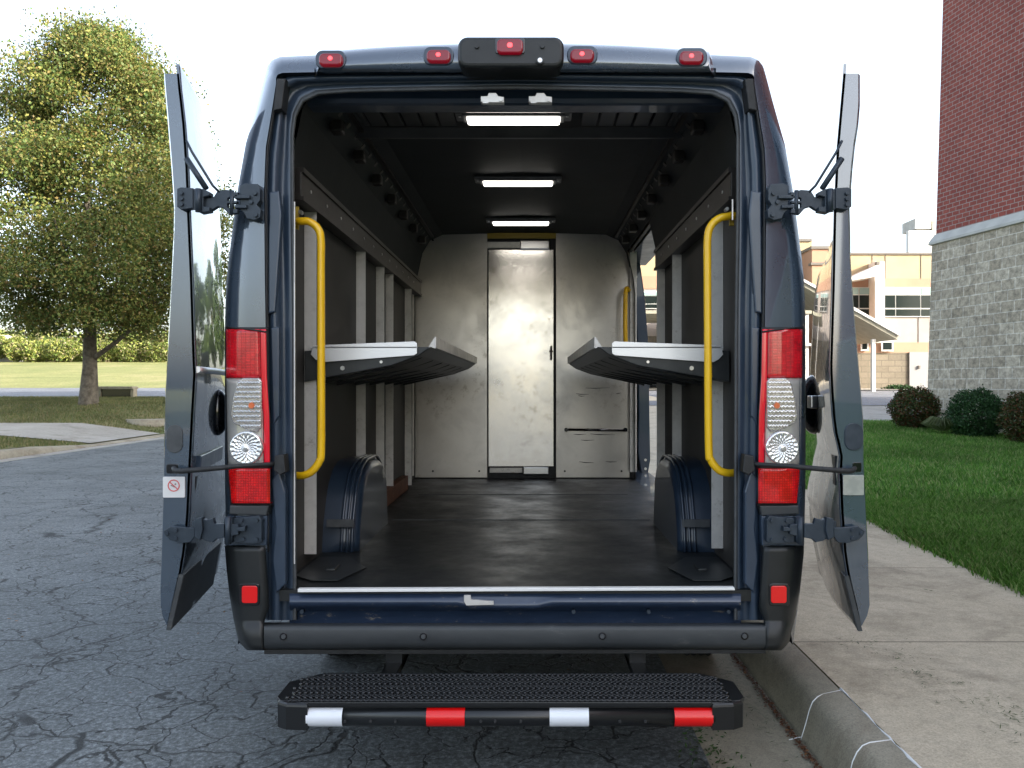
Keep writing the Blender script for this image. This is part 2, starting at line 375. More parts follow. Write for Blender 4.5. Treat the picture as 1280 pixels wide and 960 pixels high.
mb.grid([ring(rC,YR), ring(mixr(rB,rC,.5),2.978), ring(rB,3.0), ring(mixr(rA,rB,.5),3.02), A])
mb.build('rear_frame', 'paint', van)
# outer shell with side door hole
shell = MB(); ys = [(3.081,1,None),(3.5,1.005,None),(4.2,1.005,None),(5.3,1.005,None),(6.52,1.005,None),(7.24,.998,None),(7.5,.98,2.30),(7.9,.97,1.95),(8.3,.95,1.45),(8.7,.93,1.15),(8.95,.86,1.0)]
rows = [shellring(y, 0, sx, zc) for y, sx, zc in ys]
n = len(A); vs = [p for r in rows for p in r]; fs = []
for i in range(len(rows)-1):
    for j in range(n-1):
        q = (i*n+j, i*n+j+1, (i+1)*n+j+1, (i+1)*n+j)
        c = sum((vs[k] for k in q), Vector())/4
        if 5.3 < c.y < 7.4 and c.x > 0 and .5 < c.z < 2.33 and c.x > .7: continue
        fs.append(q)
k0 = (len(rows)-1)*n
shell.add(vs, fs, True); shell.add(rows[-1], [tuple(range(n))])
shell.build('body_shell', 'paint', van)
# cab windscreen and side glass
mb = MB(); mb.slab([(CX-.75,7.53,2.12),(CX+.75,7.53,2.12),(CX+.85,8.22,1.48),(CX-.85,8.22,1.48)], .03, 0, (0,-.3,1)); mb.build('windscreen', 'glass_van', van)
for s_ in (-1, 1):
    mb = MB(); x = CX+s_*1.052
    mb.slab([(x-s_*.01,7.56,1.93),(x-s_*.01,7.72,1.93),(x-s_*.03,8.1,1.5),(x-s_*.01,7.56,1.45)], .01, 0, (-s_,0,0)); mb.build('cab_window', 'glass_van', van)
    mb = MB(); mb.slab([(x+s_*.1,7.75,1.65),(x+s_*.32,7.72,1.67),(x+s_*.32,7.72,1.28),(x+s_*.1,7.75,1.28)], .12, .02); mb.tube([(x,7.8,1.4),(x+s_*.14,7.8,1.38)], .025); mb.build('side_mirror', 'plastic', van)
# jamb
jr = [(0,YR),( .06,3.035),(.14,3.04),(.22,2.998),(.46,2.996),(.56,3.03),(.80,3.036),(.9,3.02),(1.,3.022)]
mb = MB(); mb.grid([ring(mixr(rC,rG,t),y) for t, y in jr]); mb.build('door_jamb', 'jamb', van)
mb = MB(); mb.grid([ring(rG,3.020), ring(mixr(rG,rH,.3),3.006), ring(mixr(rG,rH,.8),3.006), ring(rH,3.03), ring(rH,3.14), ring(mixr(rH,rG,1.2),3.16)]); mb.build('door_seal', 'seal', van)
# black channel line between panel and jamb
mb = MB()
for sgn in (1,-1):
    def mx(x): return x if sgn == 1 else 1288-x
    mb.tube([V(mx(x),y,2.982) for x, y in resample([(335,690),(335,600),(334,410),(333,350),(332,237),(334,187),(342,139),(347,100)],22)], .004, 6)
    # top corner block and lower rubber stops, bolts
    mb.slab([V(mx(x),y,2.965) for x, y in [(346,98),(357,98),(352,136),(342,138)]], .06, .004)
mb.build('weather_strip', 'rubber', van)
mb = MB()
for sgn in (1,-1):
    def mx(x): return x if sgn == 1 else 1288-x
    mb.slab([V(mx(x),y,2.985) for x, y in [(336,240),(349,238),(352,268),(350,300),(344,390),(335,392)]], .02, .006)
    mb.slab([V(mx(x),y,2.985) for x, y in [(339,600),(349,588),(357,615),(357,730),(345,742),(340,700),(344,660)]], .03, .006)
    mb.slab([V(mx(x),y,2.99) for x, y in [(338,410),(349,408),(349,520),(341,532)]], .02, .005)
mb.build('jamb_pressing', 'jamb', van)
# header
def hy(x): # top y of header
    t = abs(x-644)/249; return 54+11*t**2.2 + (6 if t > .995 else 0)
mb = MB(); rows = []
xs = [393,396,402]+[410+i*(878-410)/24 for i in range(25)]+[886,892,895]
for x in xs:
    e = min(1, (min(x-393, 895-x))/8); top = hy(x)+ (1-e)*8
    bulge = .035*e
    rows.append([V(x,top+2,3.25), V(x,top,3.08), V(x,top+1.5,3.02-bulge*.2), V(x,top+7,2.99-bulge*.8), V(x,top+18,2.978-bulge), V(x,85,2.974-bulge*.8), V(x,89.5,2.974-bulge*.3), V(x,91,3.0)])
mb.grid(rows); mb.build('roof_header', 'paint', van)
def marker(x, y, w=30, h=16, Y=2.935):
    mb = MB(); mb.slab([V(a,b,Y+.004) for a, b in roundpoly(x-w/2-4,y-h/2-3.5,x+w/2+4,y+h/2+3.5,9)], .05, .004); o = mb.build('marker_lamp', 'jamb', van)
    mb = MB(); mb.slab([V(a,b,Y-.012) for a, b in roundpoly(x-w/2,y-h/2,x+w/2,y+h/2,6.5)], .04, .007)
    mb.build('lens', 'marker', o)
    mb = MB()
    mb.slab([V(a,b,Y-.014) for a, b in roundpoly(x-3.2,y-4.2,x+2.4,y+1,2.6)], .012, .001)
    mb.build('hot_spot', 'marker_hot', o)  # glowing dot put on the lens face as its bright spot of light
for x, y in ((413,74),(548,69.5),(728,68.5),(865,71)): marker(x, y)
mb = MB(); mb.slab([V(a,b,2.90) for a, b in roundpoly(572,45,705,84,12)], .12, .014)
for x in (596,678): mb.disc(V(x,57,2.893), .008, .01)
cam_h = mb.build('brake_light_housing', 'plastic', van)
mb = MB(); mb.slab([V(a,b,2.896) for a, b in roundpoly(619,46.5,656,67,3)], .01, .002); mb.build('lamp_recess', 'gloss_black', cam_h)
mb = MB(); mb.slab([V(a,b,2.884) for a, b in roundpoly(621,48,654,66.5,6)], .02, .006); mb.build('lens', 'marker', cam_h)
mb = MB(); mb.slab([V(a,b,2.882) for a, b in roundpoly(634,53,640.5,59,2.6)], .01, .001); mb.build('hot_spot', 'marker_hot', cam_h)  # same painted spot of light on the centre lens
mb = MB(); mb.disc(V(675,75,2.89), .014, .012); mb.build('camera_bezel', 'plastic', cam_h)
mb = MB(); mb.disc(V(675,75,2.884), .008, .008); mb.build('camera_lens', 'steel', cam_h)
# jamb top latches
for x in (615,675):
    mb = MB(); mb.slab([V(a,b,2.99) for a, b in [(x-14,120),(x-6,120),(x-4,116),(x+5,116),(x+8,120),(x+15,121),(x+15,128),(x-6,128),(x-14,127)]], .03, .002)
    mb.box(V(x-8,129,2.99), (.02,.02,.006)); mb.disc(V(x+11,124,2.985), .007, .01); mb.build('door_striker', 'alu_post', van)

# tail lamps, bumper corners, hinges for both sides
def side_assembly(sgn):
    def mx(x): return x if sgn == 1 else 1285.5-x
    def P(x, y, Y): return V(mx(x), y, Y)
    def Yo(x): # rounded outer corner
        t = max(0, (306-x)/24); return 2.958+.055*t*t
    def patch(mb, outline_l, outline_r, y0, y1, off=0., nx=8, ny=14, th=.03):
        rows = []
        for i in range(ny+1):
            y = lerp(y0,y1,i/ny); xl, xr = outline_l(y), outline_r(y); r = []
            for j in range(nx+1):
                x = lerp(xl,xr,j/nx); r.append(P(x, y, Yo(x)+off))
            r = [P(xl, y, Yo(xl)+off+th)]+r+[P(xr, y, Yo(xr)+off+th)]; rows.append(r)
        top = [q.copy() for q in rows[0]]; bot = [q.copy() for q in rows[-1]]
        for q in top[1:-1]+bot[1:-1]: q.y += th
        mb.grid([top]+rows+[bot]); return mb
    L = lambda y: interp([(281.5,408),(282,470),(283.5,560),(285.5,600),(289,632)], y)
    R = lambda y: interp([(333,410),(334,470),(337,520),(338,600),(338,632)], y)
    mb = MB(); patch(mb, lambda y: L(y)-.6, lambda y: R(y)+.8, 409, 633, .010, th=.05); lamp = mb.build('tail_lamp', 'rubber', van)
    if sgn == 1: pass
    mb = MB(); patch(mb, lambda y: L(y)+1, lambda y: R(y)-8, 411.5, 472, .000); mb.build('brake_lens', 'lens_red', lamp)
    mb = MB(); patch(mb, lambda y: R(y)-7.4, lambda y: R(y)-.4, 411.5, 583, .001, 3, 30); mb.build('edge_lens', 'lens_red_dark', lamp)
    mb = MB(); patch(mb, lambda y: L(y)+1, lambda y: R(y)-8.3, 473, 583, .004); mb.build('lamp_bezel', 'lens_pale', lamp)
    mb = MB(); mb.slab([P(x,y,2.952) for x, y in [(297,476),(303,472.5),(323,472.5),(327,477),(327,534),(322,540),(311,539),(291,528),(288,520),(291,498)]], .02, .004); mb.build('signal_lens', 'lens_clear', lamp)
    mb = MB()
    for k_ in range(10):
        yk = 478+k_*6; xa_ = interp([(296,476),(291,498),(289,520),(300,534)], yk)+2
        if yk > 536: continue
        mb.tube([P(lerp(xa_,325.5,u/14), yk+(1.2 if u % 2 else -1.2), 2.9505) for u in range(15)], [.0042 if u % 2 else .0022 for u in range(15)], 5)
    mb.build('lens_rib', 'lens_ring', lamp)
    mb = MB(); mb.disc(P(314,507,2.944), .010, .01); mb.build('signal_bulb', 'lens_amber', lamp)
    mb = MB()
    c = P(307,560,2.94); 
    prof = [(.0575,.012),(.056,.002),(.050,0),(.046,.004),(.040,.0),(.036,.004),(.030,0),(.026,.004),(.02,0),(.016,.004),(.01,0),(.004,-.002),(.0001,-.002)]
    mb.grid([[c+Vector((r*math.cos(a)*1.03, dy+(.0026*math.cos(18*a+(3.14 if int(r*100) % 2 else 0)) if .012 < r < .049 else 0), r*math.sin(a)*1.02)) for a in [2*math.pi*k/120 for k in range(120)]] for r, dy in prof], True, True)
    mb.tube([c+Vector((0,.012,0)), c+Vector((0,.03,0))], .0575, 120); mb.build('reverse_lens', 'lens_ring', lamp)
    mb = MB(); patch(mb, lambda y: L(y)+1, lambda y: R(y)-.6, 586, 629, .000); mb.build('lower_lens', 'lens_red_low', lamp)
    # panel seam above the lamp, filler, lower corner
    mb = MB(); mb.tube([P(x,y,Yo(x)-.001) for x, y in [(282,409),(295,410),(310,411.5),(333,415)]], .0035, 6)
    mb.build('lamp_gasket', 'rubber', van)
    mb = MB(); mb.slab([P(x,y,2.965) for x, y in [(287,632),(336,632),(333,645),(286,643)]], .06, .005); mb.build('lamp_filler', 'bumper', van)
    # black corner cap
    rows = []
    for y in [682,684,690,710,730,745,760,775,778,782,800,806,811,813]:
        xl = interp([(280.5,680),(283,710),(287,745),(292,775),(298,800),(303,808),(309,813)], y); xr = interp([(331,680),(335,740),(336,765),(330,775),(330,813)], y)
        o = -.012 if y > 779 else 0
        if y in (682,813): o = .03
        r = [P(xl, y, 3.30), P(xl, y, 3.06)]+[P(lerp(xl,xr,t), y, 2.952+.07*max(0,1-t*2.6)**2+o) for t in [.06,.12,.2,.3,.45,.6,.8,.96]]+[P(xr+1,y,2.97+o),P(xr+1, y, 3.10)]
        rows.append(r)
    mb = MB(); mb.grid(rows)
    cap = mb.build('bumper_corner', 'plastic', van)
    mb = MB(); mb.slab([P(a,b,2.947) for a, b in roundpoly(298,729.5,324,757.5,4)], .006, .002); mb.build('reflector_bezel', 'gloss_black', cap)
    mb = MB(); mb.slab([P(a,b,2.944) for a, b in roundpoly(302,732.5,321.5,754,3)], .01, .002); mb.build('reflector', 'reflector', cap)
    mb = MB(); mb.slab([P(a,b,2.966) for a, b in [(284,645),(334,645),(333,682),(281,682)]], .06, .004); mb.build('hinge_pocket', 'jamb', van)
    # upper hinge
    def H(pts, Y, th=.012, bev=.002): mb.slab([P(a,b,Y) for a, b in pts], th, bev)
    def bolt(x, y, Y, r=.008): mb.disc(P(x,y,Y), r, .012, 6)
    mb = MB()
    H([(300,232),(306,229),(322,230),(325,236),(325,250),(321,256),(326,262),(325,272),(318,275),(308,273),(305,266),(300,262)], 2.94, .05)
    for a in ((318,241),(313,252),(319,268)): bolt(a[0],a[1],2.93)
    H([(293,243),(312,244),(312,248),(293,248)], 2.925, .03); H([(293,256),(308,256),(308,260),(293,260)], 2.925, .03)
    H([(244,241),(256,240),(262,247),(267,246),(272,238),(284,237),(292,240),(297,240),(297,246),(288,246),(284,248),(284,251),(296,251),(296,254),(284,254),(284,259),(288,261),(296,261),(297,266),(286,268),(279,260),(272,258),(266,262),(258,265),(246,262),(246,256),(252,256),(252,248),(246,248)], 2.925, .02)
    H([(240,236),(254,236),(262,240),(262,244),(254,246),(254,258),(262,259),(262,264),(250,266),(240,261)], 2.905, .035)
    mb.tube([P(290,238,2.93), P(290,268,2.93)], .008, 8); mb.tube([P(248,236,2.90), P(248,265,2.90)], .011, 8)
    H([(221,236),(226,234),(241,235),(241,260),(226,262),(221,258)], 2.90, .03)
    for a in ((226,241),(226,248),(226,255)): bolt(a[0],a[1],2.89,.007)
    # cable strut above the hinge
    mb.tube([P(233,176,2.92), P(240,190,2.91), P(266,232,2.92), P(276,242,2.93)], .0045, 6)
    mb.tube([P(233,198,2.92), P(258,236,2.92)], .010, 8)
    mb.build('upper_hinge', 'hinge', van)
    # lower hinge
    mb = MB()
    H([(292,648),(324,645),(327,650),(327,677),(322,680),(292,678)], 2.935, .04)
    for a in ((320,651),(320,675),(301,651),(303,674)): bolt(a[0],a[1],2.925,.007)
    H([(280,649),(290,647),(290,655),(298,656),(298,668),(290,670),(289,679),(280,678)], 2.915, .04)
    H([(297,660),(306,658),(306,664),(297,664)], 2.91, .03)
    mb.tube([P(285,646,2.915), P(285,680,2.915)], .011, 8)
    H([(240,652),(252,648),(258,650),(266,648),(268,655),(280,655),(280,672),(270,674),(266,678),(256,676),(250,672),(240,671)], 2.905, .02)
    H([(243,649),(252,647),(253,662),(250,675),(243,672)], 2.89, .03)
    H([(204,664),(213,658),(222,659),(243,660),(243,671),(238,678),(226,679),(212,675),(206,669)], 2.895, .012)
    for a in ((208,667),(219,663),(219,673)): bolt(a[0],a[1],2.888,.007)
    mb.build('lower_hinge', 'hinge', van)
    # check arm
    mb = MB(); mb.tube([P(x,y,Y) for x, y, Y in [(217,585,2.905),(219,588,2.89),(225,589,2.88),(262,586,2.875),(300,582.5,2.89),(337,580.5,2.94),(347,579,2.97)]], [.008,.009,.0095,.009,.008,.008,.008], 10)
    mb.slab([P(a,b,2.945) for a, b in [(343,570),(355,568),(357,590),(350,594),(342,588)]], .05, .004)
    mb.build('check_arm', 'rubber', van)
for s_ in (1,-1): side_assembly(s_)

# rear doors swung back along the sides
def rear_door(edge_skin, edge_in, shift, left):
    YN, YFAR = 2.93, 3.83
    X = lambda px, Y: (px-VX)*Y/F
    z = lambda y: CH-(y-VY)*YN/F
    mbs = MB(); rows_o, rows_i = [], []
    sg = 1 if left else -1
    ys = [92,96,110,130,155,180,210,240,260,290,320,345,360,400,440,455,468,490,520,540,555,570,580,592,610,640,660,690,715,735,757,770,782]
    near_s, near_i = [], []
    rows = []
    for y in ys:
        xs_, xi_ = X(interp(edge_skin,y),YN), X(interp(edge_in,y),YN); sh = pw(shift, z(y)-CH)
        o_n = Vector((xs_, YN, z(y))); i_n = Vector((xi_, YN, z(y)))
        o_f = Vector((xs_+sh*.93, YFAR-.07, z(y))); i_f = Vector((xi_+sh*.95-(xi_-xs_)*.4, YFAR-.07, z(y)))
        b = .006*sg
        rows.append([i_n+Vector((b,0,0)), o_n-Vector((b*.2,0,0)), o_n+(o_f-o_n)*.01, o_f, i_f, i_n+(i_f-i_n)*.02])
    capt = [q.copy() for q in rows[0]]; c = sum(capt, Vector())/6; capt = [c+(q-c)*.02 for q in capt]
    capb = [q.copy() for q in rows[-1]]; c = sum(capb, Vector())/6; capb = [c+(q-c)*.02 for q in capb]
    mb = MB(); mb.grid([capt]+rows+[capb], False, True)
    door = mb.build('rear_door', 'hinge' if False else 'paint', van)
    # outer skin
    mb = MB(); rows = []
    yy = [80,84]+ys[2:]+[787]
    for y in yy:
        xs_ = X(interp(edge_skin,y),YN); sh = pw(shift, z(y)-CH); r = []
        far = YFAR
        zt = z(y)
        lim = 1.
        if y < 110: lim = .96 if y < 90 else .99
        if z(y)-CH < -.5: lim = .80
        for t in (0,.03,.2,.4,.6,.8,.93,1.):
            t2 = t*lim; crown = .018*math.sin(math.pi*t)*sg
            Yt = lerp(YN,far,t2); r.append(Vector((xs_+sh*t2+crown, Yt, zt)))
        rows.append(r)
    mb.grid(rows); back = [[q-Vector((.010*sg,0,0)) for q in r] for r in rows]; mb.grid(back)
    for a, b in ((rows[0],back[0]),(rows[-1],back[-1])): mb.grid([a,b], False)
    mb.grid([[r[0] for r in rows],[r[0] for r in back]], False); mb.grid([[r[-1] for r in rows],[r[-1] for r in back]], False)
    sk = mb.build('outer_skin', 'paint', door)
    return door
ld = rear_door([(224,80),(224,92),(231,150),(236,220),(237,260),(241,350),(244,450),(245,468),(242,520),(240,560),(238,600),(236,650),(230,700),(226,720),(217,760),(211,787)],
               [(204,98),(209,155),(215,230),(217,270),(214,330),(209,425),(205,490),(203,600),(200,700),(198,750),(200,768),(208,785)],
               [(-1,-.15),(-.5,-.17),(-.2,-.21),(.2,-.222),(1.2,-.225)], True)
rd = rear_door([(1055,70),(1054,90),(1046,180),(1042,260),(1040,357),(1037,460),(1039,500),(1042,535),(1050,568),(1049,592),(1051,640),(1055,695),(1060,725),(1068,757),(1074,787)],
               [(1075,92),(1075,142),(1067,192),(1062,260),(1064,325),(1069,395),(1076,475),(1080,520),(1081,580),(1084,640),(1087,700),(1089,757),(1086,770),(1078,785)],
               [(-1,.15),(-.5,.17),(-.3,.215),(.40,.238),(.455,.25),(.50,.36),(1.2,.36)], False)
# door edge details
def dd(name, pts, Y, m, door, th=.006, bev=.0015):
    mb = MB(); mb.slab([V(a,b,Y) for a, b in pts], th, bev); return mb.build(name, m, door)
dd('edge_plug', roundpoly(208,531,228,566,9.5), 2.926, 'seal', ld)
dd('edge_plug', roundpoly(1056.5,529,1079,563,10.5), 2.924, 'hinge', rd)
dd('check_socket', roundpoly(208,580,222,592,2), 2.9265, 'gloss_black', ld)
dd('check_socket', roundpoly(1066,578,1077,590,2), 2.9265, 'gloss_black', rd)
st = dd('warning_sticker', roundpoly(203.5,596,231,622,1.5), 2.9245, 'sticker', ld, .004, .0005)
mb = MB(); c = V(217,607,2.9228)
for k in range(28):
    a0, a1 = 2*math.pi*k/28, 2*math.pi*(k+1)/28
    mb.slab([c+Vector((r*math.cos(a),0,r*math.sin(a))) for r, a in ((.021,a0),(.021,a1),(.0175,a1),(.0175,a0))], .001)
mb.box(c, (.038,.001,.003), Matrix.Rotation(math.radians(42),3,'Y')); mb.build('prohibition_ring', 'sticker_red', st)
mb = MB()
mb.box(c+Vector((-.003,.0003,-.002)), (.016,.001,.003), Matrix.Rotation(math.radians(25),3,'Y')); mb.disc(c+Vector((.006,.0,.005)), .003, .001, 8)
mb.build('pictogram', 'ink', st)
dd('foil_label', roundpoly(1054,594,1080,619,1), 2.9245, 'foil', rd, .004, .0005)
# lettering-like scratches avoided; handles on outer skins
def skinpt(left, y, Y, off=.0):
    near = interp([(241,350),(244,450),(245,468),(242,520),(240,560),(238,600),(236,650),(230,700)], y) if left else interp([(1040,357),(1037,460),(1039,500),(1042,535),(1050,568),(1049,592),(1051,640),(1055,695)], y)
    z_ = CH-(y-VY)*2.93/F; t = (Y-2.93)/.9; sh = (-.215 if left else .23)*t
    cr = .018*math.sin(math.pi*t)
    x = (near-VX)*2.93/F+sh+(cr if left else -cr)+(off if left else -off); return Vector((x, Y, z_))
mb = MB(); rows = []
for k in range(13):
    a = -math.pi/2+math.pi*k/12; rr = math.cos(a); cz = skinpt(True,521,3.42,0)
    rows.append([cz+Vector((.045*rr*max(0,math.cos(b)), .045*rr*math.sin(b), .095*math.sin(a))) for b in [math.pi*(j/12-.5) for j in range(13)]])
mb.grid(rows); mb.build('door_handle', 'gloss_black', ld)
for dr2, pts2, sx2 in ((ld, [(228,718,2.92),(212,788,2.92),(265,731,3.57),(275,677,3.57)], -1), (rd, [(1057,720,2.92),(1074,789,2.92),(1039,724,3.55),(1031,682,3.55)], 1)):
    mb = MB(); mb.slab([V(*q)+Vector((-sx2*.006,0,0)) for q in pts2], .018, .004, (sx2,0,0)); mb.build('lower_skirt', 'bumper', dr2)
mb = MB(); rows = []
for k in range(13):
    a = -math.pi/2+math.pi*k/12; rr = math.cos(a); cz = skinpt(False,510,3.50,0); 
    rows.append([cz+Vector((-.055*rr*max(0,math.cos(b)) , .10*rr*math.sin(b), .125*math.sin(a))) for b in [math.pi*(j/12-.5) for j in range(13)]])
mb.grid(rows); hd = mb.build('door_handle', 'gloss_black', rd)
mb = MB(); mb.box(skinpt(False,505,3.30,.02), (.03,.05,.05), None, .006); mb.build('key_lock', 'steel', hd)
# window-like recessed frame and a bright bar painted in for the belt step's highlight
mb = MB(); mb.tube([skinpt(True,462,Y,.002) for Y in (2.94,3.1,3.3,3.5,3.7)], .012, 8); mb.build('belt_highlight', 'alu_lip', ld)
mb = MB(); 
mb.slab([skinpt(True,y,Y,.004) for y, Y in ((598,3.0),(598,3.52),(668,3.52),(668,3.0))], .012, .003, (-1,0,0)); o = mb.build('plate_recess', 'plastic', ld)
mb = MB(); mb.slab([skinpt(True,y,Y,.02) for y, Y in ((572,3.0),(572,3.5),(592,3.5),(592,3.0))], .02, .004, (-1,0,0)); mb.build('plate_lamp_cover', 'jamb', ld)
mb = MB(); mb.slab([skinpt(False,y,Y,.006) for y, Y in ((572,3.0),(572,3.5),(610,3.5),(610,3.0))], .012, .003, (1,0,0)); mb.build('plate_recess', 'plastic', rd)

# bumper and sill
mb = MB(); rows = []
for x in [330,334,345]+[360+i*(925-360)/16 for i in range(17)]+[945,953,957]:
    e = min(1, min(x-328, 959-x)/8)
    rows.append([V(x,778,3.06), V(x,780.5,2.985), V(x,781.5,2.952), V(x,783.5,2.940), V(x,788,2.936), V(x,803,2.936), V(x,808,2.942), V(x,811,2.96), V(x,812,3.2)])
mb.grid(rows); bumper = mb.build('rear_bumper', 'bumper', van)
mb = MB()
for x, y in ((354,796),(529,796),(753,795.5),(931,795.5)): mb.disc(V(x,y,2.932), .013, .02, 14)
mb.build('sensor', 'gloss_black', bumper)
mb = MB()
for x, y in ((354,796),(529,796),(753,795.5),(931,795.5)): mb.disc(V(x,y,2.928), .008, .02, 10)
mb.build('sensor_face', 'seal', bumper)
mb = MB(); mb.slab([V(330,812,2.98),V(957,812,2.98),V(957,817,2.98),V(330,818,2.98)], .4, .002); mb.build('bumper_valance', 'rubber', van)
mb = MB(); rows = []
for x in [362,366]+[372+i*(572-372)/6 for i in range(7)]+[580,590,598,640,660,672,680,690]+[700+i*(918-700)/6 for i in range(7)]+[922,926]:
    d = 4.5 if 588 < x < 675 else (2. if 578 < x < 684 else 0)
    rows.append([V(x,738,3.10), V(x,742,3.0), V(x,746+d*.3,2.995), V(x,749+d,2.985), V(x,753+d,2.98), V(x,757+d*.9,2.985), V(x,760+d*.3,3.0), V(x,763,3.02), V(x,765,3.035), V(x,781,3.035)])
mb.grid(rows); sill = mb.build('door_sill', 'sill', van)
mb = MB(); mb.slab([V(a,b,2.968) for a, b in [(580,744.5),(588,744.5),(589,750),(617,752),(617,756),(583,757),(580,752)]], .012, .001); mb.build('latch_striker', 'alu_post', sill)
mb = MB()
for x in (377,717,811,911): mb.disc(V(x,765,2.99), .007, .02, 8)
mb.build('sill_bolt', 'hinge', sill)
mb = MB(); mb.slab([V(372,736.5,2.98),V(918,734.5,2.98),V(919,738,2.98),V(372,740.5,2.98)], .025, .002); mb.build('floor_edge_strip', 'white_strip', van)

# step bumper
step = MB()
YN_, YF_ = 2.68, 2.95; zt = 1.3-1.011
X0, X1 = (340-665)*YN_/F, (935-665)*YN_/F
pl = [(X0,YN_+.05),(X0+.02,YN_+.02),(X0+.10,YN_),(X1-.10,YN_),(X1-.02,YN_+.02),(X1,YN_+.05),(X1,YF_-.08),(X1-.09,YF_),(X0+.09,YF_),(X0,YF_-.08)]
mb = MB(); mb.slab([(x,y,zt) for x, y in pl], .012, .003, (0,0,-1)); stp = mb.build('step_bumper', 'powder', van)
mb = MB()  # end caps
for sx, xe, xi in ((1,X0,X0+.115),(-1,X1,X1-.115)):
    out = [(xe+sx*.0,YF_-.09),(xe,YN_+.06),(xe+sx*.012,YN_+.02),(xe+sx*.045,YN_-.002),(xi,YN_-.008),(xi,YN_+.05),(xe+sx*.03,YN_+.09),(xe+sx*.03,YF_-.09)]
    mb.slab([(x,y,zt-.001) for x, y in out], .085, .012, (0,0,-1))
mb.build('end_cap', 'powder', stp)
xi0, xi1 = X0+.115, X1-.115
mb = MB(); mb.bx(xi0,xi1,YN_-.004,YN_+.02,zt-.012,zt+.002,.002); mb.bx(xi0,xi1,YN_+.012,YN_+.03,zt-.07,zt-.01); 
zc = V(0,898,YN_).z
mb.tube([(xi0-.01,YN_+.022,zc),(xi1+.01,YN_+.022,zc)], .031, 24); mb.build('step_tube', 'powder', stp)
mb = MB()
for x in (431,463,494,601,619,651,775,807): mb.disc(V(x,902,YN_-.012), .005, .03, 10)
mb.build('tube_hole', 'rubber', stp)
for i, (xa, xb, c_) in enumerate(((383,428,'tape_white'),(533,581,'tape_red'),(687,736,'tape_white'),(843,891,'tape_red'))):
    rows = []
    xa_, xb_ = (xa-VX)*YN_/F, (xb-VX)*YN_/F
    for a in range(-6,7):
        an = math.radians(a*11.5); rows.append([Vector((x, YN_+.022-.0325*math.cos(an), zc+.0325*math.sin(an))) for x in (xa_, xb_)])
    mb = MB(); mb.grid(rows); o = mb.build('reflective_tape', c_, stp); o['label'] = ('white' if 'white' in c_ else 'red')+' reflective tape on step tube'
# grip tread: raised perforated nubs
mb = MB(); nx = 76
for r in range(6):
    yy = YN_+.035+r*.042
    for i in range(nx):
        x = X0+.04+(X1-X0-.08)*(i+.5*(r%2))/nx
        if (r >= 5) and (x < X0+.10 or x > X1-.10): continue
        mb.tube([(x,yy,zt-.001),(x,yy,zt+.007)], [.0085,.0045], 7)
mb.build('grip_tread', 'powder', stp)
mb = MB()
for r in range(7):
    yy = YN_+.014+r*.042
    for k in range(2):
        pts = []
        xa, xb = X0+.05+ (.05 if r == 6 else 0), X1-.05-(.05 if r == 6 else 0)
        N = 80
        for i in range(N+1): pts.append((lerp(xa,xb,i/N), min(YF_-.008, max(YN_+.008, yy+(.012 if (i+k) % 2 else -.012))), zt+.002))
        mb.tube(pts, .0028, 4)
mb.build('tread_weave', 'powder', stp)
mb = MB()
for x in (CX-.45, CX+.45): mb.bx(x-.03,x+.03,2.9,3.4,zt-.04,zt-.012,.003); mb.bx(x-.03,x+.03,3.1,3.3,zt-.04,.5)
mb.build('step_bracket', 'powder', stp)
# wheels and underbody
mb = MB(); mb.bx(CX-.75,CX+.75,3.35,8.3,.36,.54,.02); mb.bx(CX-.12,CX+.3,3.3,4.3,.27,.38,.04); mb.tube([(CX-.8,4.1,.33),(CX+.8,4.1,.33)], .05); mb.tube([(CX-.5,3.25,.36),(CX-.5,4.2,.34)], .035)
mb.build('chassis', 'rubber', van)
def wheel(x, y, sgn):
    prof = [(.20,-.085),(.33,-.10),(.348,-.085),(.352,-.03),(.352,.03),(.348,.085),(.33,.10),(.20,.085)]
    mb = MB(); rows = [[Vector((x+w, y+r*math.cos(a), .352+r*math.sin(a))) for a in [2*math.pi*k/40 for k in range(40)]] for r, w in prof]
    mb.grid(rows, True, True)
    for w in (-.05,-.018,.018,.05): mb.tube([(x+w, y+.353*math.cos(a), .352+.353*math.sin(a)) for a in [2*math.pi*k/40 for k in range(41)]], .006, 4)
    o = mb.build('wheel', 'rubber_tyre', van)
    mb = MB(); mb.disc((x-.03,y,.352), .205, .06, 30, (1,0,0)); mb.disc((x+sgn*.05,y,.352), .08, .03, 12, (1,0,0)); mb.build('rim', 'steel', o)
for x, s_ in ((CX-.85,-1),(CX+.85,1)): wheel(x,4.12,s_); wheel(x,8.0,s_)
# ---- interior
prof = [(LW,.565),(LW,2.0),(LW+.015,2.13),(LW+.06,2.34),(LW+.12,2.44),(LW+.22,2.485),(CX,2.505)]
pr = prof+[(2*CX-x,z_) for x, z_ in prof[::-1][1:]]
ysi = [3.15,4.2,5.3,6.5,6.62]
mb = MB(); vs = [Vector((x,y,z_)) for y in ysi for x, z_ in pr]; fs = []; n = len(pr)
low = MB(); up = MB()
for i in range(len(ysi)-1):
    for j in range(n-1):
        q = [vs[i*n+j],vs[i*n+j+1],vs[(i+1)*n+j+1],vs[(i+1)*n+j]]; c = sum(q, Vector())/4
        if 5.3 < c.y < 6.5 and c.x > .6 and c.z < 2.35: continue
        (low if j in (0, n-2) else up).add(q, [(0,1,2,3)])
low.build('wall_panel', 'panel', van); up.build('ceiling_liner', 'liner', van)
mb = MB(); mb.bx(LW-.0,RW+.0,3.0,6.62,.53,ZF); fl = mb.build('cargo_floor', 'floor', van)
mb = MB()
for y in (4.56,5.62): mb.bx(LW+.16,RW-.16,y-.002,y+.003,ZF-.001,ZF+.0025)
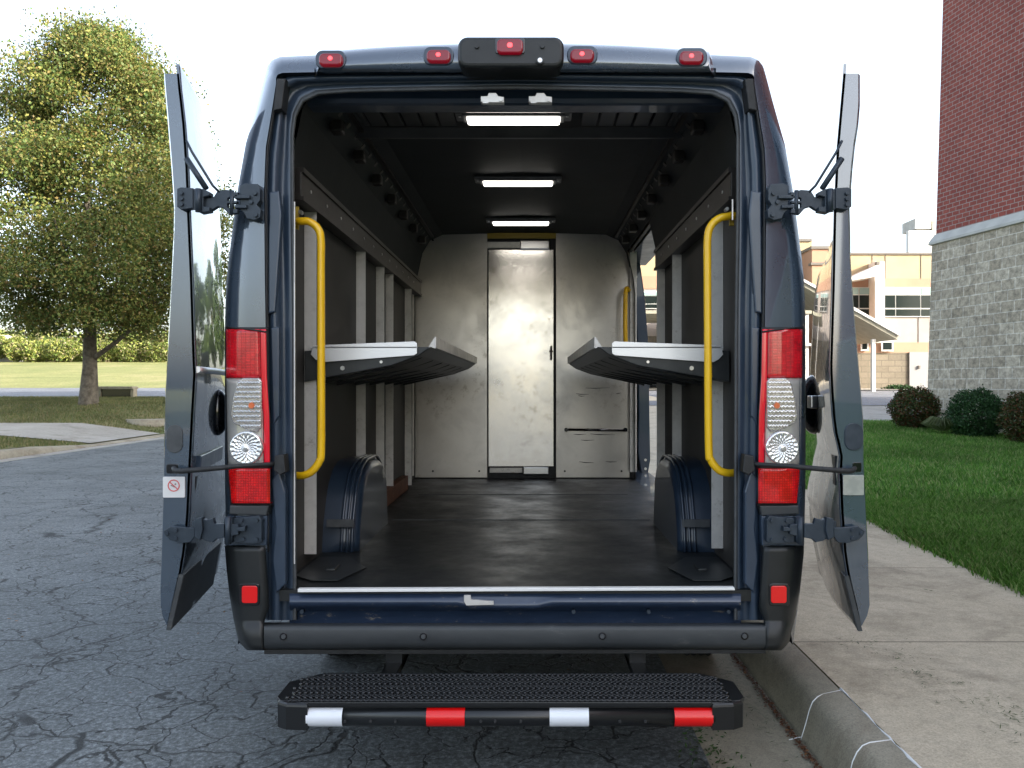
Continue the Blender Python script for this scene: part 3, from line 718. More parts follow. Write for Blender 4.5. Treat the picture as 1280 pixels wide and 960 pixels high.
mb.build('floor_seam', 'seal', fl)
mb = MB()
for sgn in (-1,1):
    x = CX+sgn*.76; mb.slab([(x-sgn*.0,3.12,ZF+.004),(x-sgn*.10,3.12,ZF+.004),(x-sgn*.16,3.34,ZF+.004),(x-sgn*.05,3.55,ZF+.004),(x+sgn*.08,3.55,ZF+.004),(x+sgn*.08,3.2,ZF+.004)], .003, .001, (0,0,1))
    mb.box((x-sgn*.035,3.32,ZF+.012), (.035,.1,.010), None, .004)
mb.build('tie_down_plate', 'shelf_dark', van)
# side door opening frame
mb = MB(); Xo, Xi = 1.06+CX*0+.0, RW
for (x0,y0,y1,z0,z1) in ((RW-.004,5.26,5.30,.5,2.36),(RW-.004,5.26,7.27,2.34,2.38),(RW-.004,5.26,7.27,.45,.568)):
    mb.bx(x0,.985,y0,y1,z0,z1,.004)
mb.build('side_opening_frame', 'jamb', van)
mb = MB() # leaning pillar at the front of the side opening
mb.slab([V(x,y,7.1) for x, y in [(789,288),(787,312),(793,370),(797,435),(798,520),(797,565),(801,590),(809,598),(813,575),(812,520),(811,435),(806,370),(798,312),(806,288)]], .10, .01); pil = mb.build('side_pillar', 'jamb', van)
mb = MB()
for x, y in ((792,334),(795,346),(807,575),(807,586)): mb.disc(V(x,y,7.09), .011, .02, 10)
mb.build('pillar_bolt', 'steel', pil)
# sliding door pushed back along the side
mb = MB(); rows = []
for y in (4.05,4.08,4.4,4.8,5.2,5.28,5.30):
    rows.append([Vector((p.x+.07-(.02 if y in (4.05,5.30) else 0), y, p.z)) for p in shellring(4.2) if p.x > .7 and .45 < p.z < 2.34])
mb.grid(rows); mb.build('sliding_door', 'paint', van)
# partition
pt = MB()
def wallrect(px0, px1, py0, py1, Y, th=.01, bev=.002, name='partition_panel', m='alu_wall', parent=van):
    mb = MB(); a, b = V(px0,py1,Y), V(px1,py0,Y); mb.bx(a.x,b.x,Y,Y+th,a.z,b.z,bev); return mb.build(name, m, parent)
mb = MB(); mb.bx(LW-.02,RW+.02,YW+.03,YW+.06,.5,2.5); back = mb.build('partition_frame', 'rubber', van)
mb = MB(); mb.slab([V(x,y,YW) for x, y in [(519,597),(609,597),(609,292),(530,292),(519,306)]], .012, .002); pL = mb.build('partition_panel', 'alu_wall', van)
mb = MB(); mb.slab([V(x,y,YW) for x, y in [(695,597),(787,597),(787,318),(775,291),(695,291)]], .012, .002); pR = mb.build('partition_panel', 'alu_wall', van)
pd = wallrect(610.5,692,312,583,YW+.006,.012,.002,'partition_door','alu_door')
wallrect(609,695,291,298,YW-.004,.02,.002,'header_strip','yellow_dull')
wallrect(609,650,302,310,YW-.006,.03,.003,'door_closer','alu_post'); wallrect(650,687,300,311.5,YW-.03,.05,.008,'door_closer','steel')
wallrect(612,653,585,591,YW-.006,.03,.003,'door_track','alu_post'); wallrect(654,686,584,593,YW-.02,.04,.006,'door_track','steel')
mb = MB(); mb.tube([V(689,433,6.58),V(689,437,6.55),V(689,446,6.55),V(689,449,6.58)], .008, 8); mb.box(V(689,439,6.585), (.03,.01,.01)); mb.build('latch_handle', 'gloss_black', pd)
mb = MB(); mb.tube([V(708,537,6.56),V(782,538,6.56)], .010, 8); 
for x in (708,782): mb.disc(V(x,537.3,6.55), .016, .05, 10)
mb.build('cross_bar', 'gloss_black', pR)
mb = MB()
for x, y in ((541,589),(599,589),(706,589),(777,589),(541,300)): mb.disc(V(x,y,6.592), .008, .01, 8)
mb.build('panel_screw', 'rubber', pL)
mb = MB()
for xa, ya, xb, yb in ((732,485,762,484.6),(720,492,736,493),(723,494.5,731,495),(717,543,733,542.6),(738,542.5,769,543.4),(726,550,743,550),(724,577,742,578.5),(757,577,771,577.2),(770,492,776,491)):
    mb.tube([V(xa,ya,6.5995), V(lerp(xa,xb,.4),lerp(ya,yb,.4)+.5,6.5995), V(xb,yb,6.5995)], [.0012,.003,.001], 4)
mb.build('scratch_marks', 'rubber', pR)
# grab bars
def grab(pts, Y, r, plate, yfl):
    mb = MB(); mb.tube(smoothpath([V(x,y,Y+dy) for x, y, dy in pts], 6), r, 14); o = mb.build('grab_rail', 'yellow', van)
    mb = MB(); mb.slab([V(a,b,Y+.03) for a, b in plate], .012, .003); mb.build('rail_flange', 'yellow_dull', o)
    mb = MB(); mb.disc(V(*yfl,Y+.015), .007, .03, 8); mb.build('flange_bolt', 'steel', o)
grab([(370,277,.03),(376,276.5,.005),(386,277,0),(396,284,0),(401,298,0),(401.3,340,0),(401.5,460,0),(401.5,560,0),(399,577,0),(390,589,0),(380,594,.005),(370,594.5,.03)], 3.12, .0145, [(367,258),(373,258),(373,287),(367,285)], (375,264.5))
grab([(918,270,.03),(910,270.5,.005),(899,273,0),(889,282,0),(884.5,298,0),(884.3,340,0),(885,460,0),(886,560,0),(888.5,575,0),(898,587,0),(908,591,.005),(919,591,.03)], 3.12, .0145, [(912,264),(918,264),(918,282),(912,282)], (909,261))
mb = MB(); mb.tube(smoothpath([V(786,363,6.55),V(782,366,6.48),V(782,432,6.48),V(786,436,6.55)],4), .018, 10); mb.build('grab_rail', 'yellow', van)
# thin bright edge strips by the seal
for x0, x1, y0, y1 in ((367.2,368.8,252,705),(915,916.6,249,275)):
    mb = MB(); mb.slab([V(x0,y0,3.0),V(x1,y0,3.0),V(x1,y1,3.0),V(x0,y1,3.0)], .004, .001); mb.build('edge_trim', 'alu_post', van)
# uprights
def post(xw, Y, sgn, w=.05, z0=.60, z1=2.0):
    mb = MB(); d = .032
    # channel section: face towards the aisle with two flanges
    mb.bx(xw+sgn*.03, xw+sgn*(.03+.004), Y-w/2, Y+w/2, z0, z1)
    for yy in (Y-w/2, Y+w/2): mb.bx(xw, xw+sgn*.034, yy-.002, yy+.002, z0, z1)
    mb.bx(xw+sgn*.002, xw+sgn*.05, Y-w/2-.006, Y-w/2-.002, z0, z1)
    return mb.build('wall_post', 'alu_post', van)
for Y, z0 in ((3.42,.62),(4.42,.60),(4.98,.66),(5.3,.60),(6.1,.58)): post(LW, Y, 1, .05, z0)
for Y, z0 in ((3.54,.62),(4.52,.60),(5.08,.60)): post(RW, Y, -1, .05, z0)
wallrect(787.5,796,300,590,6.55,.03,.003,'wall_post','alu_post')
wallrect(512,517,360,595,6.45,.03,.003,'wall_post','alu_post')
for xw, sgn in ((LW,1),(RW,-1)):
    mb = MB(); y1 = 6.58 if sgn == 1 else 5.12
    mb.bx(xw+sgn*.002, xw+sgn*.05, 3.17, y1, 2.0, 2.125, .004); mb.bx(xw+sgn*.045, xw+sgn*.058, 3.17, y1, 2.105, 2.125); mb.bx(xw+sgn*.045, xw+sgn*.058, 3.17, y1, 2.0, 2.015)
    rl = mb.build('side_rail', 'rail_dark', van)
    mb = MB()
    for k in range(12):
        y = 3.3+k*.26
        if y < y1-.05: mb.disc((xw+sgn*.05,y,2.06), .007, .004, 8, (sgn,0,0))
    mb.build('rail_rivet', 'steel', rl)
    # ladder bracket at the roof corner
    mb = MB(); y1 = 6.5
    for k in range(20):
        y = 3.35+k*.16
        if y > y1: break
        mb.box((xw+sgn*.075,y,2.40), (.16,.035,.02), Matrix.Rotation(-sgn*math.radians(48),3,'Y'))
    for off, zz in ((.03,2.34),(.14,2.455)): mb.bx(xw+sgn*off, xw+sgn*(off+.02), 3.3, y1, zz-.01, zz+.01)
    for k in range(7):
        y = 3.5+k*.45; mb.box((xw+sgn*.11,y,2.375), (.05,.07,.05), None, .008)
    mb.build('roof_bracket_rail', 'rail_dark', van)
# rear ceiling corrugation
mb = MB()
mb.slab([(CX-.80,3.78,2.46),(CX+.80,3.78,2.46),(CX+.80,3.83,2.43),(CX-.80,3.83,2.43)], .02)
for k in range(21):
    x = CX-.78+k*.078
    if abs(x-(-.075)) < .26: continue
    mb.box((x,3.60,2.470), (.068,.34,.012), None, .004)
mb.build('ceiling_rib', 'shelf_dark', van)
mb = MB(); mb.bx(CX-.84,CX+.84,3.16,3.28,2.36,2.5,.02); mb.build('rear_roof_beam', 'jamb', van)
# LED bars
for px, py, w, Y in ((642,146,112,3.61),(647.5,228,85,4.83),(651,278,68,6.02)):
    c = V(px,py,Y); z_ = 2.485 if Y > 4 else 2.462
    mb = MB(); mb.box((c.x,Y,z_), (.50,.12,.02), None, .01); mb.box((c.x,Y,z_-.008), (.44,.105,.022), None, .008); o = mb.build('ceiling_lamp', 'led_frame', van)
    mb = MB(); mb.box((c.x,Y,z_-.020), (.40,.085,.026), None, .012); mb.build('lamp_lens', 'led', o)
    mb = MB(); mb.disc((c.x-.23,Y-.02,z_-.012), .006, .003, 8, (0,0,-1)); mb.disc((c.x+.23,Y-.02,z_-.012), .006, .003, 8, (0,0,-1)); mb.build('lamp_screw', 'steel', o)
mb = MB(); mb.box(V(811,241,5.2), (.03,.05,.035), None, .01); mb.build('dome_lamp', 'marker_amber' if 'marker_amber' in M else mat('amber_glow', (.9,.5,.2), .4, 0, 0, (1,.62,.3), 2.5), van)
# wheel wells
for xw, sgn in ((LW,1),(RW,-1)):
    outl = [(3.68,ZF),(3.70,ZF+.12),(3.78,ZF+.27),(3.88,ZF+.345),(4.0,ZF+.375),(4.25,ZF+.375),(4.36,ZF+.34),(4.44,ZF+.25),(4.48,ZF)]
    outl = resample(outl, 26); mb = MB(); rows = []
    cy, cz = 4.08, ZF
    for t, sc in ((0,1.0),(.08,1.0),(.120,.985),(.145,.95),(.157,.90)):
        rows.append([Vector((xw+sgn*t, cy+(y-cy)*sc, cz+(z_-cz)*sc)) for y, z_ in outl])
    mb.grid(rows); mb.add(rows[-1], [tuple(range(len(outl)))]) 
    for t in (.085,.108,.130):
        mb.tube([Vector((xw+sgn*t, cy+(y-cy)*1.004, cz+(z_-cz)*1.01)) for y, z_ in outl], .008, 6)
    mb.add([rows[0][0],rows[1][0],rows[2][0],rows[3][0],rows[4][0]], [(0,1,2,3,4)])
    ww = mb.build('wheel_well', 'well', van)
    mb = MB(); mb.box((xw+sgn*.085,3.66,ZF+.13), (.12,.01,.035), None, .003); mb.build('tie_down', 'seal', ww)
mb = MB(); mb.bx(LW+.004,LW+.05,4.75,5.9,ZF+.001,ZF+.10,.003); mb.build('wood_spacer', 'wood', van)
# shelves (folding trays)
def shelf(xw, xin, sgn, Yn, Yf):
    zn = 1.3+.125
    mb = MB()
    # tray underside, dark
    mb.slab([(xw+sgn*.006,Yn+.012,zn-.11),(xw+sgn*.006,Yn+.012,zn+.015),(xin-sgn*.06,Yn+.012,zn+.03),(xin,Yn+.012,zn+.03),(xin-sgn*.05,Yn+.012,zn-.005),(xin-sgn*.16,Yn+.012,zn-.045)], Yf-Yn-.02, .004)
    o = mb.build('folding_shelf', 'shelf_dark', van)
    mb = MB()
    for k in range(7):
        y = lerp(Yn+.15,Yf-.15,k/6); mb.slab([(xw+sgn*.01,y,zn-.125),(xin-sgn*.18,y,zn-.052),(xin-sgn*.06,y,zn-.012),(xin-sgn*.04,y,zn+.004),(xin-sgn*.2,y,zn-.03),(xw+sgn*.01,y,zn-.09)], .035, .003)
    mb.build('shelf_rib', 'shelf_dark', o)
    mb = MB()
    a = xw+sgn*.035; b = xin-sgn*.055
    mb.slab([(a+sgn*.01,Yn,zn+.036),(b-sgn*.01,Yn,zn+.052),(b,Yn,zn+.044),(b,Yn,zn+.004),(b-sgn*.012,Yn,zn-.004),(a+sgn*.04,Yn,zn-.032),(a+sgn*.018,Yn,zn-.02),(a,Yn,zn+.0)], .004, .001)
    mb.bx(a,b,Yn,Yf,zn+.026,zn+.030)
    mb.build('shelf_lip', 'alu_lip', o)
    mb = MB(); rows = []
    mb.slab([(xin,Yn+.14,zn+.032),(xin,Yn+.14,zn+.078),(xin+sgn*.004,Yf,zn+.078),(xin+sgn*.004,Yf,zn+.032)], .005, .001, (sgn,0,0))
    mb.slab([(xin-sgn*.03,Yn+.14,zn+.030),(xin,Yn+.14,zn+.078),(xin,Yn+.14,zn+.03)], .004)
    mb.slab([(xin,Yn+.2,zn+.033),(xin-sgn*.07,Yn+.2,zn+.033),(xin-sgn*.07,Yf,zn+.033),(xin,Yf,zn+.033)], .003, 0, (0,0,1))
    mb.build('shelf_flange', 'alu_post', o)
    mb = MB(); mb.disc((xw+sgn*.16,Yn+.006,zn-.055), .009, .01, 8); mb.disc((xin-sgn*.2,Yn+.006,zn-.03), .006, .01, 8); mb.build('shelf_bolt', 'steel', o)
shelf(LW, -.405, 1, 3.36, 6.05)
shelf(RW, .265, -1, 3.36, 6.05)

# ================================================================= GROUND
def P_(Y): return pw([(-200,.15),(15,.15),(18,.20),(22,.33),(25,.75),(31,.84),(40,1.18),(75,3.4),(95,4.2),(400,9)], Y)
def R_(Y): return pw([(-200,.15),(7,.15),(11,.20),(15,.33),(18,.48),(25,.70),(35,.87),(50,1.07),(400,1.3)], Y)
def S_(Y): return pw([(-200,0),(22,0),(26,.15),(32,.84),(35,.92),(40,1.10),(75,2.0),(400,4)], Y)
def W_(Y): return pw([(-200,.15),(13,.15),(19,.50),(25,.70),(35,.90),(50,1.2),(400,4)], Y)
def yl(a, b, st):
    n = max(1, int(round((b-a)/st))); return [a+(b-a)*i/n for i in range(n+1)]
def sheet(name, xs, ys, zf, m, dz=0.):
    mb = MB(); rows = [[Vector((x, y, zf(x,y)+dz)) for x in xs] for y in ys]; mb.grid(rows); o = mb.build(name, m, None); return struct(o)
YB = [-60,-20]+yl(-10,40,1.)+yl(45,100,5)+[150,400]
def zroad(x, y): return S_(y)
sheet('street', [-9.0,-6,-3,0,.61], YB, zroad, 'asphalt')
sheet('gutter', [.61,.8,.995], YB, lambda x,y: S_(y)-.002-.012*(x-.61)/.4, 'kerb', .002)
kp = [(.995,-.09),(1.0,.0),(1.015,.30),(1.03,.62),(1.045,.82),(1.065,.93),(1.09,.985),(1.165,1.)]
mb = MB(); mb.grid([[Vector((x, y, S_(y)+t*(W_(y)-S_(y)))) for x, t in kp] for y in YB]); struct(mb.build('kerb', 'kerb', None))
def lawn_edge(y): return pw([(-60,2.70),(4.7,2.74),(6.2,2.80),(7.3,2.92),(9.7,3.12),(13,3.5),(18.3,4.6)], y)
sheet('sidewalk', [1.172,2,2.8,3.4,4.8], YB, lambda x,y: W_(y), 'walk')
mb = MB(); mb.bx(1.163,1.174,-20,18,.10,.138); struct(mb.build('sidewalk_joint', 'dirt', None))
def H_right(x, y):
    e = lawn_edge(y); t = min(1, max(0, (x-e)/2.)); return lerp(W_(y), R_(y), t)+.02*min(1,(x-e)/.1)
mb = MB(); rows = []
for y in [-60,-20]+yl(-10,18.3,.6):
    e = lawn_edge(y); rows.append([Vector((e,y,W_(y)-.02))]+[Vector((x, y, H_right(x,y)+.004)) for x in [e+.02,e+.1,e+.5,e+1,e+2,7.5,9,12,40]])
mb.grid(rows); struct(mb.build('lawn', 'lawn', None))
def H_far(x, y):
    t = min(1, max(0, (x+4)/9)); a = P_(y); b = R_(y) if x > 5 else lerp(S_(y), R_(y), .5+.5*min(1,max(0,(x)/5)))
    return lerp(P_(y), R_(y), t)
sheet('driveway', [4.8,6,9,14,40], yl(18.3,25,1), lambda x,y: lerp(W_(y),R_(y),min(1,(x-4.8)/3)), 'walk_far')
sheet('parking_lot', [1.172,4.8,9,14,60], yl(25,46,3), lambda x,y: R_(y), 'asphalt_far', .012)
sheet('building_apron', [1.172,9,14,80], yl(46,52,2), lambda x,y: R_(y)+.05, 'walk_far', .012)
# left side
sheet('far_gutter', [-9.36,-9.0], YB[:YB.index(22) if 22 in YB else 34]+[24], lambda x,y: S_(y), 'walk_far', .002)
kl = [(-9.36,0),(-9.38,.5),(-9.42,.85),(-9.46,.97),(-9.56,1.)]
def kh(y): return pw([(-60,1),(15.5,1),(17.8,.15),(22,.15),(24,1)], y)
mb = MB(); mb.grid([[Vector((x, y, S_(y)+t*kh(y)*(P_(y)-S_(y)))) for x, t in kl] for y in [-60,-20]+yl(-10,24,1)]); struct(mb.build('far_kerb', 'kerb', None))
def H_left(x, y):
    t = min(1, max(0, (-9.56-x)/2.)); k = kh(y); return lerp(S_(y)+k*(P_(y)-S_(y)), P_(y), t)
XL = [-60,-40,-30,-24,-20,-17,-15,-13,-11.6,-10.6,-9.56]
sheet('verge', XL, [-60,-20]+yl(-10,31.5,.75), H_left, 'verge')
sheet('far_path', [x for x in XL], yl(18.2,21.6,.4), H_left, 'walk_far', .025)
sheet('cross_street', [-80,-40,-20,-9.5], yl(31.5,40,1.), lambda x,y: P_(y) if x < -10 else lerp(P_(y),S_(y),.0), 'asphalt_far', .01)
sheet('far_lawn', [-140,-80,-60,-40,-30,-20,-10,-9], [40]+yl(42,76,4)+[90,140,400], lambda x,y: P_(y), 'sunlawn')
sheet('ground', [-600,-200,-100,-40,-10,0,10,40,100,200,600], [-300,-100,0,20,40,60,80,120,250,700], lambda x,y: min(P_(y), R_(y), S_(y))-.25, 'sunlawn')
# caulk lines over the kerb
def kz(x): return pw(kp, x)*.15
def strip(pts, r=.004, m='caulk', name='kerb_caulk'):
    mb = MB(); mb.tube(pts, r, 5); return mb
mb = MB(); 
wig = lambda a: a+random.uniform(-.003,.003)
mb.tube([(1.168+random.uniform(-.004,.004), y, .151) for y in yl(2.3,3.18,.05)], [random.choice((.0008,.003,.004,.006)) for _ in yl(2.3,3.18,.05)], 6)
for Y0, sk in ((3.17,.06),(2.73,.04)):
    pts = [(x, wig(Y0-sk*(1.17-x)/.17), S_(0)+t*.15+.0005) for x, t in kp[::-1]]; mb.tube(pts, [random.choice((.0005,.0016,.0022,.0026)) for _ in pts], 6)
    mb.tube([(.995,Y0-.06,-.001),(.95,Y0-.065,-.009)], .0018, 6) 
struct(mb.build('kerb_caulk', 'caulk', None))
# dirt and leaves in the gutter
def quads(centers, size, m, name, parent=None, flat=0., aspect=1., sizes=None, up=None):
    n = len(centers); c = np.asarray(centers, dtype=np.float64)
    d = RNG.normal(size=(n,3)); d[:,2] *= (1-flat); d /= np.linalg.norm(d, axis=1)[:,None]
    e = RNG.normal(size=(n,3)); e[:,2] *= (1-flat); e -= (e*d).sum(1)[:,None]*d; e /= np.linalg.norm(e, axis=1)[:,None]+1e-9
    s = (RNG.uniform(.6,1.3,n)*size)[:,None] if sizes is None else np.asarray(sizes)[:,None]
    a = d*s*.5; b = e*s*.5*aspect
    vv = np.empty((n,4,3)); vv[:,0] = c-a; vv[:,1] = c-b*.9+a*.1; vv[:,2] = c+a; vv[:,3] = c+b*.9+a*.1
    return rawmesh(name, vv.reshape(-1,3), np.arange(4*n).reshape(n,4), m, parent)
def rawmesh(name, v, f, m, parent=None):
    me = bpy.data.meshes.new(name); k = f.shape[1]; n = f.shape[0]
    me.vertices.add(len(v)); me.vertices.foreach_set('co', v.astype(np.float32).ravel())
    me.loops.add(n*k); me.loops.foreach_set('vertex_index', f.astype(np.int32).ravel())
    me.polygons.add(n); me.polygons.foreach_set('loop_start', (np.arange(n)*k).astype(np.int32)); 
    me.update(calc_edges=True); me.validate(); return link(name, me, M[m], parent)
def blades(pts, h, w, m, name):
    n = len(pts); p = np.asarray(pts, dtype=np.float64); a = RNG.uniform(0,2*np.pi,n)
    d = np.stack([np.cos(a),np.sin(a),np.zeros(n)],1); hh = (RNG.uniform(.5,1.25,n)*h)[:,None]; ww = w*RNG.uniform(.7,1.3,n)[:,None]
    a2 = RNG.uniform(0,2*np.pi,n); ln = np.stack([np.cos(a2),np.sin(a2),np.zeros(n)],1)*hh*RNG.uniform(.1,.9,n)[:,None]
    up = np.array([[0,0,1.]])
    v = np.empty((n,5,3)); v[:,0] = p-d*ww; v[:,1] = p+d*ww; v[:,2] = p+d*ww*.8+up*hh*.55+ln*.35; v[:,3] = p+up*hh*.95+ln; v[:,4] = p-d*ww*.8+up*hh*.55+ln*.35
    return rawmesh(name, v.reshape(-1,3), np.arange(5*n).reshape(n,5), m)
# green lawn blades: denser near
pts = []
def lawnpts(n, y0, y1, x1, power=1.):
    out = []
    while len(out) < n:
        y = y0+(y1-y0)*RNG.random()**power; x = lawn_edge(y)-.03+abs(RNG.random())*(x1-lawn_edge(y)); 
        if x/y > .64 + .12: continue
        out.append((x, y, H_right(x,y)))
    return out
struct(blades(lawnpts(90000,3.6,8,6.5), .060, .0030, 'blade', 'lawn_grass'), 'stuff')
struct(blades(lawnpts(90000,8,18.3,12.5,1.), .065, .005, 'blade', 'lawn_grass'), 'stuff')
e_pts = []
for i in range(5000):
    y = RNG.uniform(3.8,18.3); x = lawn_edge(y)-abs(RNG.normal())*.035; e_pts.append((x,y,W_(y)+.0))
struct(blades(e_pts, .055, .004, 'blade', 'lawn_fringe'), 'stuff')
vp = []
while len(vp) < 50000:
    y = RNG.uniform(13,31.5); x = -9.6-RNG.random()*12
    if 18.1 < y < 21.7 or x/y < -.72: continue
    vp.append((x,y,H_left(x,y)))
struct(blades(vp, .07, .008, 'blade_dry', 'verge_grass'), 'stuff')
# clippings
cp = []
for cx_, cy_, sx_, sy_, n_ in ((1.50,3.75,.08,.05,40),(1.56,3.55,.06,.05,35),(1.52,3.35,.05,.04,40),(1.58,3.24,.06,.04,30),(1.62,3.05,.08,.05,55),(1.68,2.93,.05,.04,35),(1.62,2.8,.06,.06,30),(1.75,2.7,.1,.06,40),(2.5,5.3,.15,.3,30),(2.3,4.6,.2,.3,20),(.9,3.5,.03,.3,90),(.86,3.9,.04,.2,60)):
    for _ in range(n_): cp.append((cx_+RNG.normal()*sx_, cy_+RNG.normal()*sy_, (.154 if cx_ > 1.1 else -.004+.003)+RNG.random()*.003))
struct(quads(cp, .028, 'clip', 'grass_clippings', flat=.95, aspect=.12), 'stuff')
gd = []
for _ in range(900):
    y = RNG.uniform(2.4,4.3); gd.append((.985-abs(RNG.normal())*.012, y, -.008+RNG.random()*.008))
for _ in range(500):
    y = RNG.uniform(14,20); gd.append((-9.34+abs(RNG.normal())*.05, y, .008))
M['deadleaf'] = leafmat('dead_leaves', [(.16,.06,.03), (.09,.04,.02), (.22,.11,.05)], .1)
struct(quads(gd, .016, 'deadleaf', 'gutter_debris', flat=.8, aspect=.5), 'stuff')
gl = []
for _ in range(350): gl.append((.62+RNG.normal()*.05, RNG.uniform(2.5,3.4), .006+RNG.random()*.006))
rl_ = [(RNG.uniform(-6,.5), RNG.uniform(2.2,9), .004+RNG.random()*.004) for _ in range(260)]
struct(quads(rl_, .022, 'deadleaf', 'road_litter', flat=.9, aspect=.5), 'stuff')
struct(quads(gl, .02, 'clip', 'kerbside_weeds', flat=.6, aspect=.4), 'stuff')

# ================================================================= VEGETATION
def tree(name, label, base, crown_c, halfw, zlo, zhi, nleaf, leaf, m, trunk_r, nclump=260, group=None, seed=1, cat='tree', shape=None):
    rnd = random.Random(seed); r = empty(name, label, cat, base, group); bx_, by_, bz_ = base
    shape = shape or [(0,.35),(.08,.75),(.2,.97),(.35,1.),(.55,.9),(.75,.7),(.9,.42),(1.,.14)]
    mb = MB()
    top = zhi-(zhi-zlo)*.25
    tp = [Vector((bx_+.05*math.sin(i), by_, lerp(bz_,top,i/8))) for i in range(9)]
    mb.tube([Vector((bx_,by_,bz_-.1))]+tp, [trunk_r*1.6]+[trunk_r*lerp(1.15 if i else 1.35,.15,(i/8)**.8) for i in range(9)], 12)
    limbs = []
    for k in range(16):
        z0 = lerp(bz_+(zlo-bz_)*.55, top, (k/16)**.9); a = k*2.4+rnd.uniform(-.3,.3); 
        L = halfw*rnd.uniform(.55,.85)*(1-.5*k/16); p0 = Vector((bx_,by_,z0)); p2 = p0+Vector((math.cos(a)*L, math.sin(a)*L, L*rnd.uniform(.7,1.1)))
        p1 = p0.lerp(p2,.5)+Vector((0,0,-L*.08)); limbs.append((p0,p1,p2)); rr = trunk_r*lerp(.42,.15,k/16)
        mb.tube(smoothpath([p0,p1,p2],3), [rr*lerp(1,.2,i/6) for i in range(7)], 7)
        for q in range(3):
            s0 = p1.lerp(p2, rnd.random()*.6); s1 = s0+Vector((rnd.uniform(-1,1),rnd.uniform(-1,1),rnd.uniform(.2,1)))*L*.4
            mb.tube([s0,s1],[rr*.35,rr*.1],5)
    t_ = mb.build('trunk', 'bark', r)
    cl = []
    while len(cl) < nclump:
        t = rnd.random(); a = rnd.random()*2*math.pi; rad = halfw*pw(shape, t)*math.sqrt(rnd.uniform(.12,1.))*rnd.uniform(.78,1.12)
        cl.append((crown_c[0]+rad*math.cos(a), crown_c[1]+rad*math.sin(a), lerp(zlo,zhi,t), rnd.uniform(.5,1.1)))
    cl = np.array(cl); per = nleaf//nclump; idx = np.repeat(np.arange(nclump), per)
    sg = halfw*.125; P = cl[idx,:3]+np.clip(RNG.normal(size=(len(idx),3)),-1.55,1.55)*np.array([sg,sg,sg*.75])*cl[idx,3][:,None]
    P = P[P[:,2] > zlo-.4]
    quads(P, leaf, m, 'crown', r, aspect=.75); return r
tree('street_tree', 'large leafy green-gold tree on the grass verge across the street', (-13.2,25,.72), (-12.9,25,0), 4.0, 3.05, 11.7, 210000, .090, 'leaf_tree', .21, 420, seed=3, shape=[(0,.42),(.06,.80),(.2,1.),(.38,.98),(.6,.86),(.78,.68),(.92,.42),(1.,.12)])
def shrub(name, label, c, rx, ry, rz, n, leaf, m, group=None, cat='bush', squash=2.4, inner=.72):
    r = empty(name, label, cat, (c[0],c[1],c[2]-rz), group)
    d = RNG.normal(size=(n,3)); d /= np.linalg.norm(d,axis=1)[:,None]
    rad = RNG.uniform(inner,1.,n)**.6; lump = 1+.055*np.sin(d[:,0]*7+c[0]+d[:,2]*4)+.05*np.sin(d[:,2]*9+d[:,1]*5)+.05*np.sin(d[:,0]*17+d[:,2]*13+c[0]*3)+.03*np.sin(d[:,0]*31-d[:,2]*27); rad = np.where(RNG.random(n) < .04, rad*1.08, rad)
    P = np.array(c)+d*np.array([rx,ry,rz])*(rad*lump)[:,None]
    quads(P, leaf, m, 'foliage', r, aspect=.6)
    mb = MB(); bs = Vector((c[0],c[1],c[2]-rz))
    for k in range(7):
        a = k*.9; mb.tube([bs+Vector((math.cos(a)*.04,math.sin(a)*.04,-.05)), bs+Vector((math.cos(a)*rx*.4,math.sin(a)*ry*.4,rz*.9)), bs+Vector((math.cos(a)*rx*.7,math.sin(a)*ry*.7,rz*1.4))], [.018,.012,.005], 5)
    mb.build('stem', 'bark', r); 
    return r
G = 'clipped round bushes along the block wall'
def bush(px0, px1, py0, py1, Y, label, m):
    a, b = V(px0,py1,Y), V(px1,py0,Y); c = (a+b)/2; rx = (b.x-a.x)/2; rz = (b.z-a.z)/2
    return shrub('round_bush', label, c, rx, rx, rz, 14000, .045, m, G, inner=.5)
bush(1114,1172,484,537,16.8, 'round bush with reddish leaf tips at the far corner of the block wall', 'leaf_red')
bush(1186,1253,486,552,15.3, 'dark green clipped bush in the middle of the row by the block wall', 'leaf_dark')
bush(1254,1325,488,556,14.0, 'clipped bush with rusty tint cut by the right edge of the photo', 'leaf_red')
# liriope
c = V(1178,538,15.6); n = 320; a = RNG.uniform(0,2*np.pi,n); L = RNG.uniform(.14,.36,n); w = .008
d = np.stack([np.cos(a),np.sin(a),np.zeros(n)],1); sd = np.stack([-np.sin(a),np.cos(a),np.zeros(n)],1)*w; up = np.array([[0,0,1.]]); b0 = np.array([[c.x,c.y,c.z]])+d*.08*RNG.random(n)[:,None]
v = np.empty((n,6,3)); m1 = b0+d*L[:,None]*.4+up*(L*.75)[:,None]; e1 = b0+d*L[:,None]*.95+up*(L*.35)[:,None]
v[:,0] = b0-sd; v[:,1] = b0+sd; v[:,2] = m1+sd; v[:,3] = e1+sd*.3; v[:,4] = e1-sd*.3; v[:,5] = m1-sd
o = rawmesh('grass_clump', v.reshape(-1,3), np.arange(6*n).reshape(n,6), 'liriope'); tag(o, 'pale striped grass clump between the first two round bushes', 'plant')
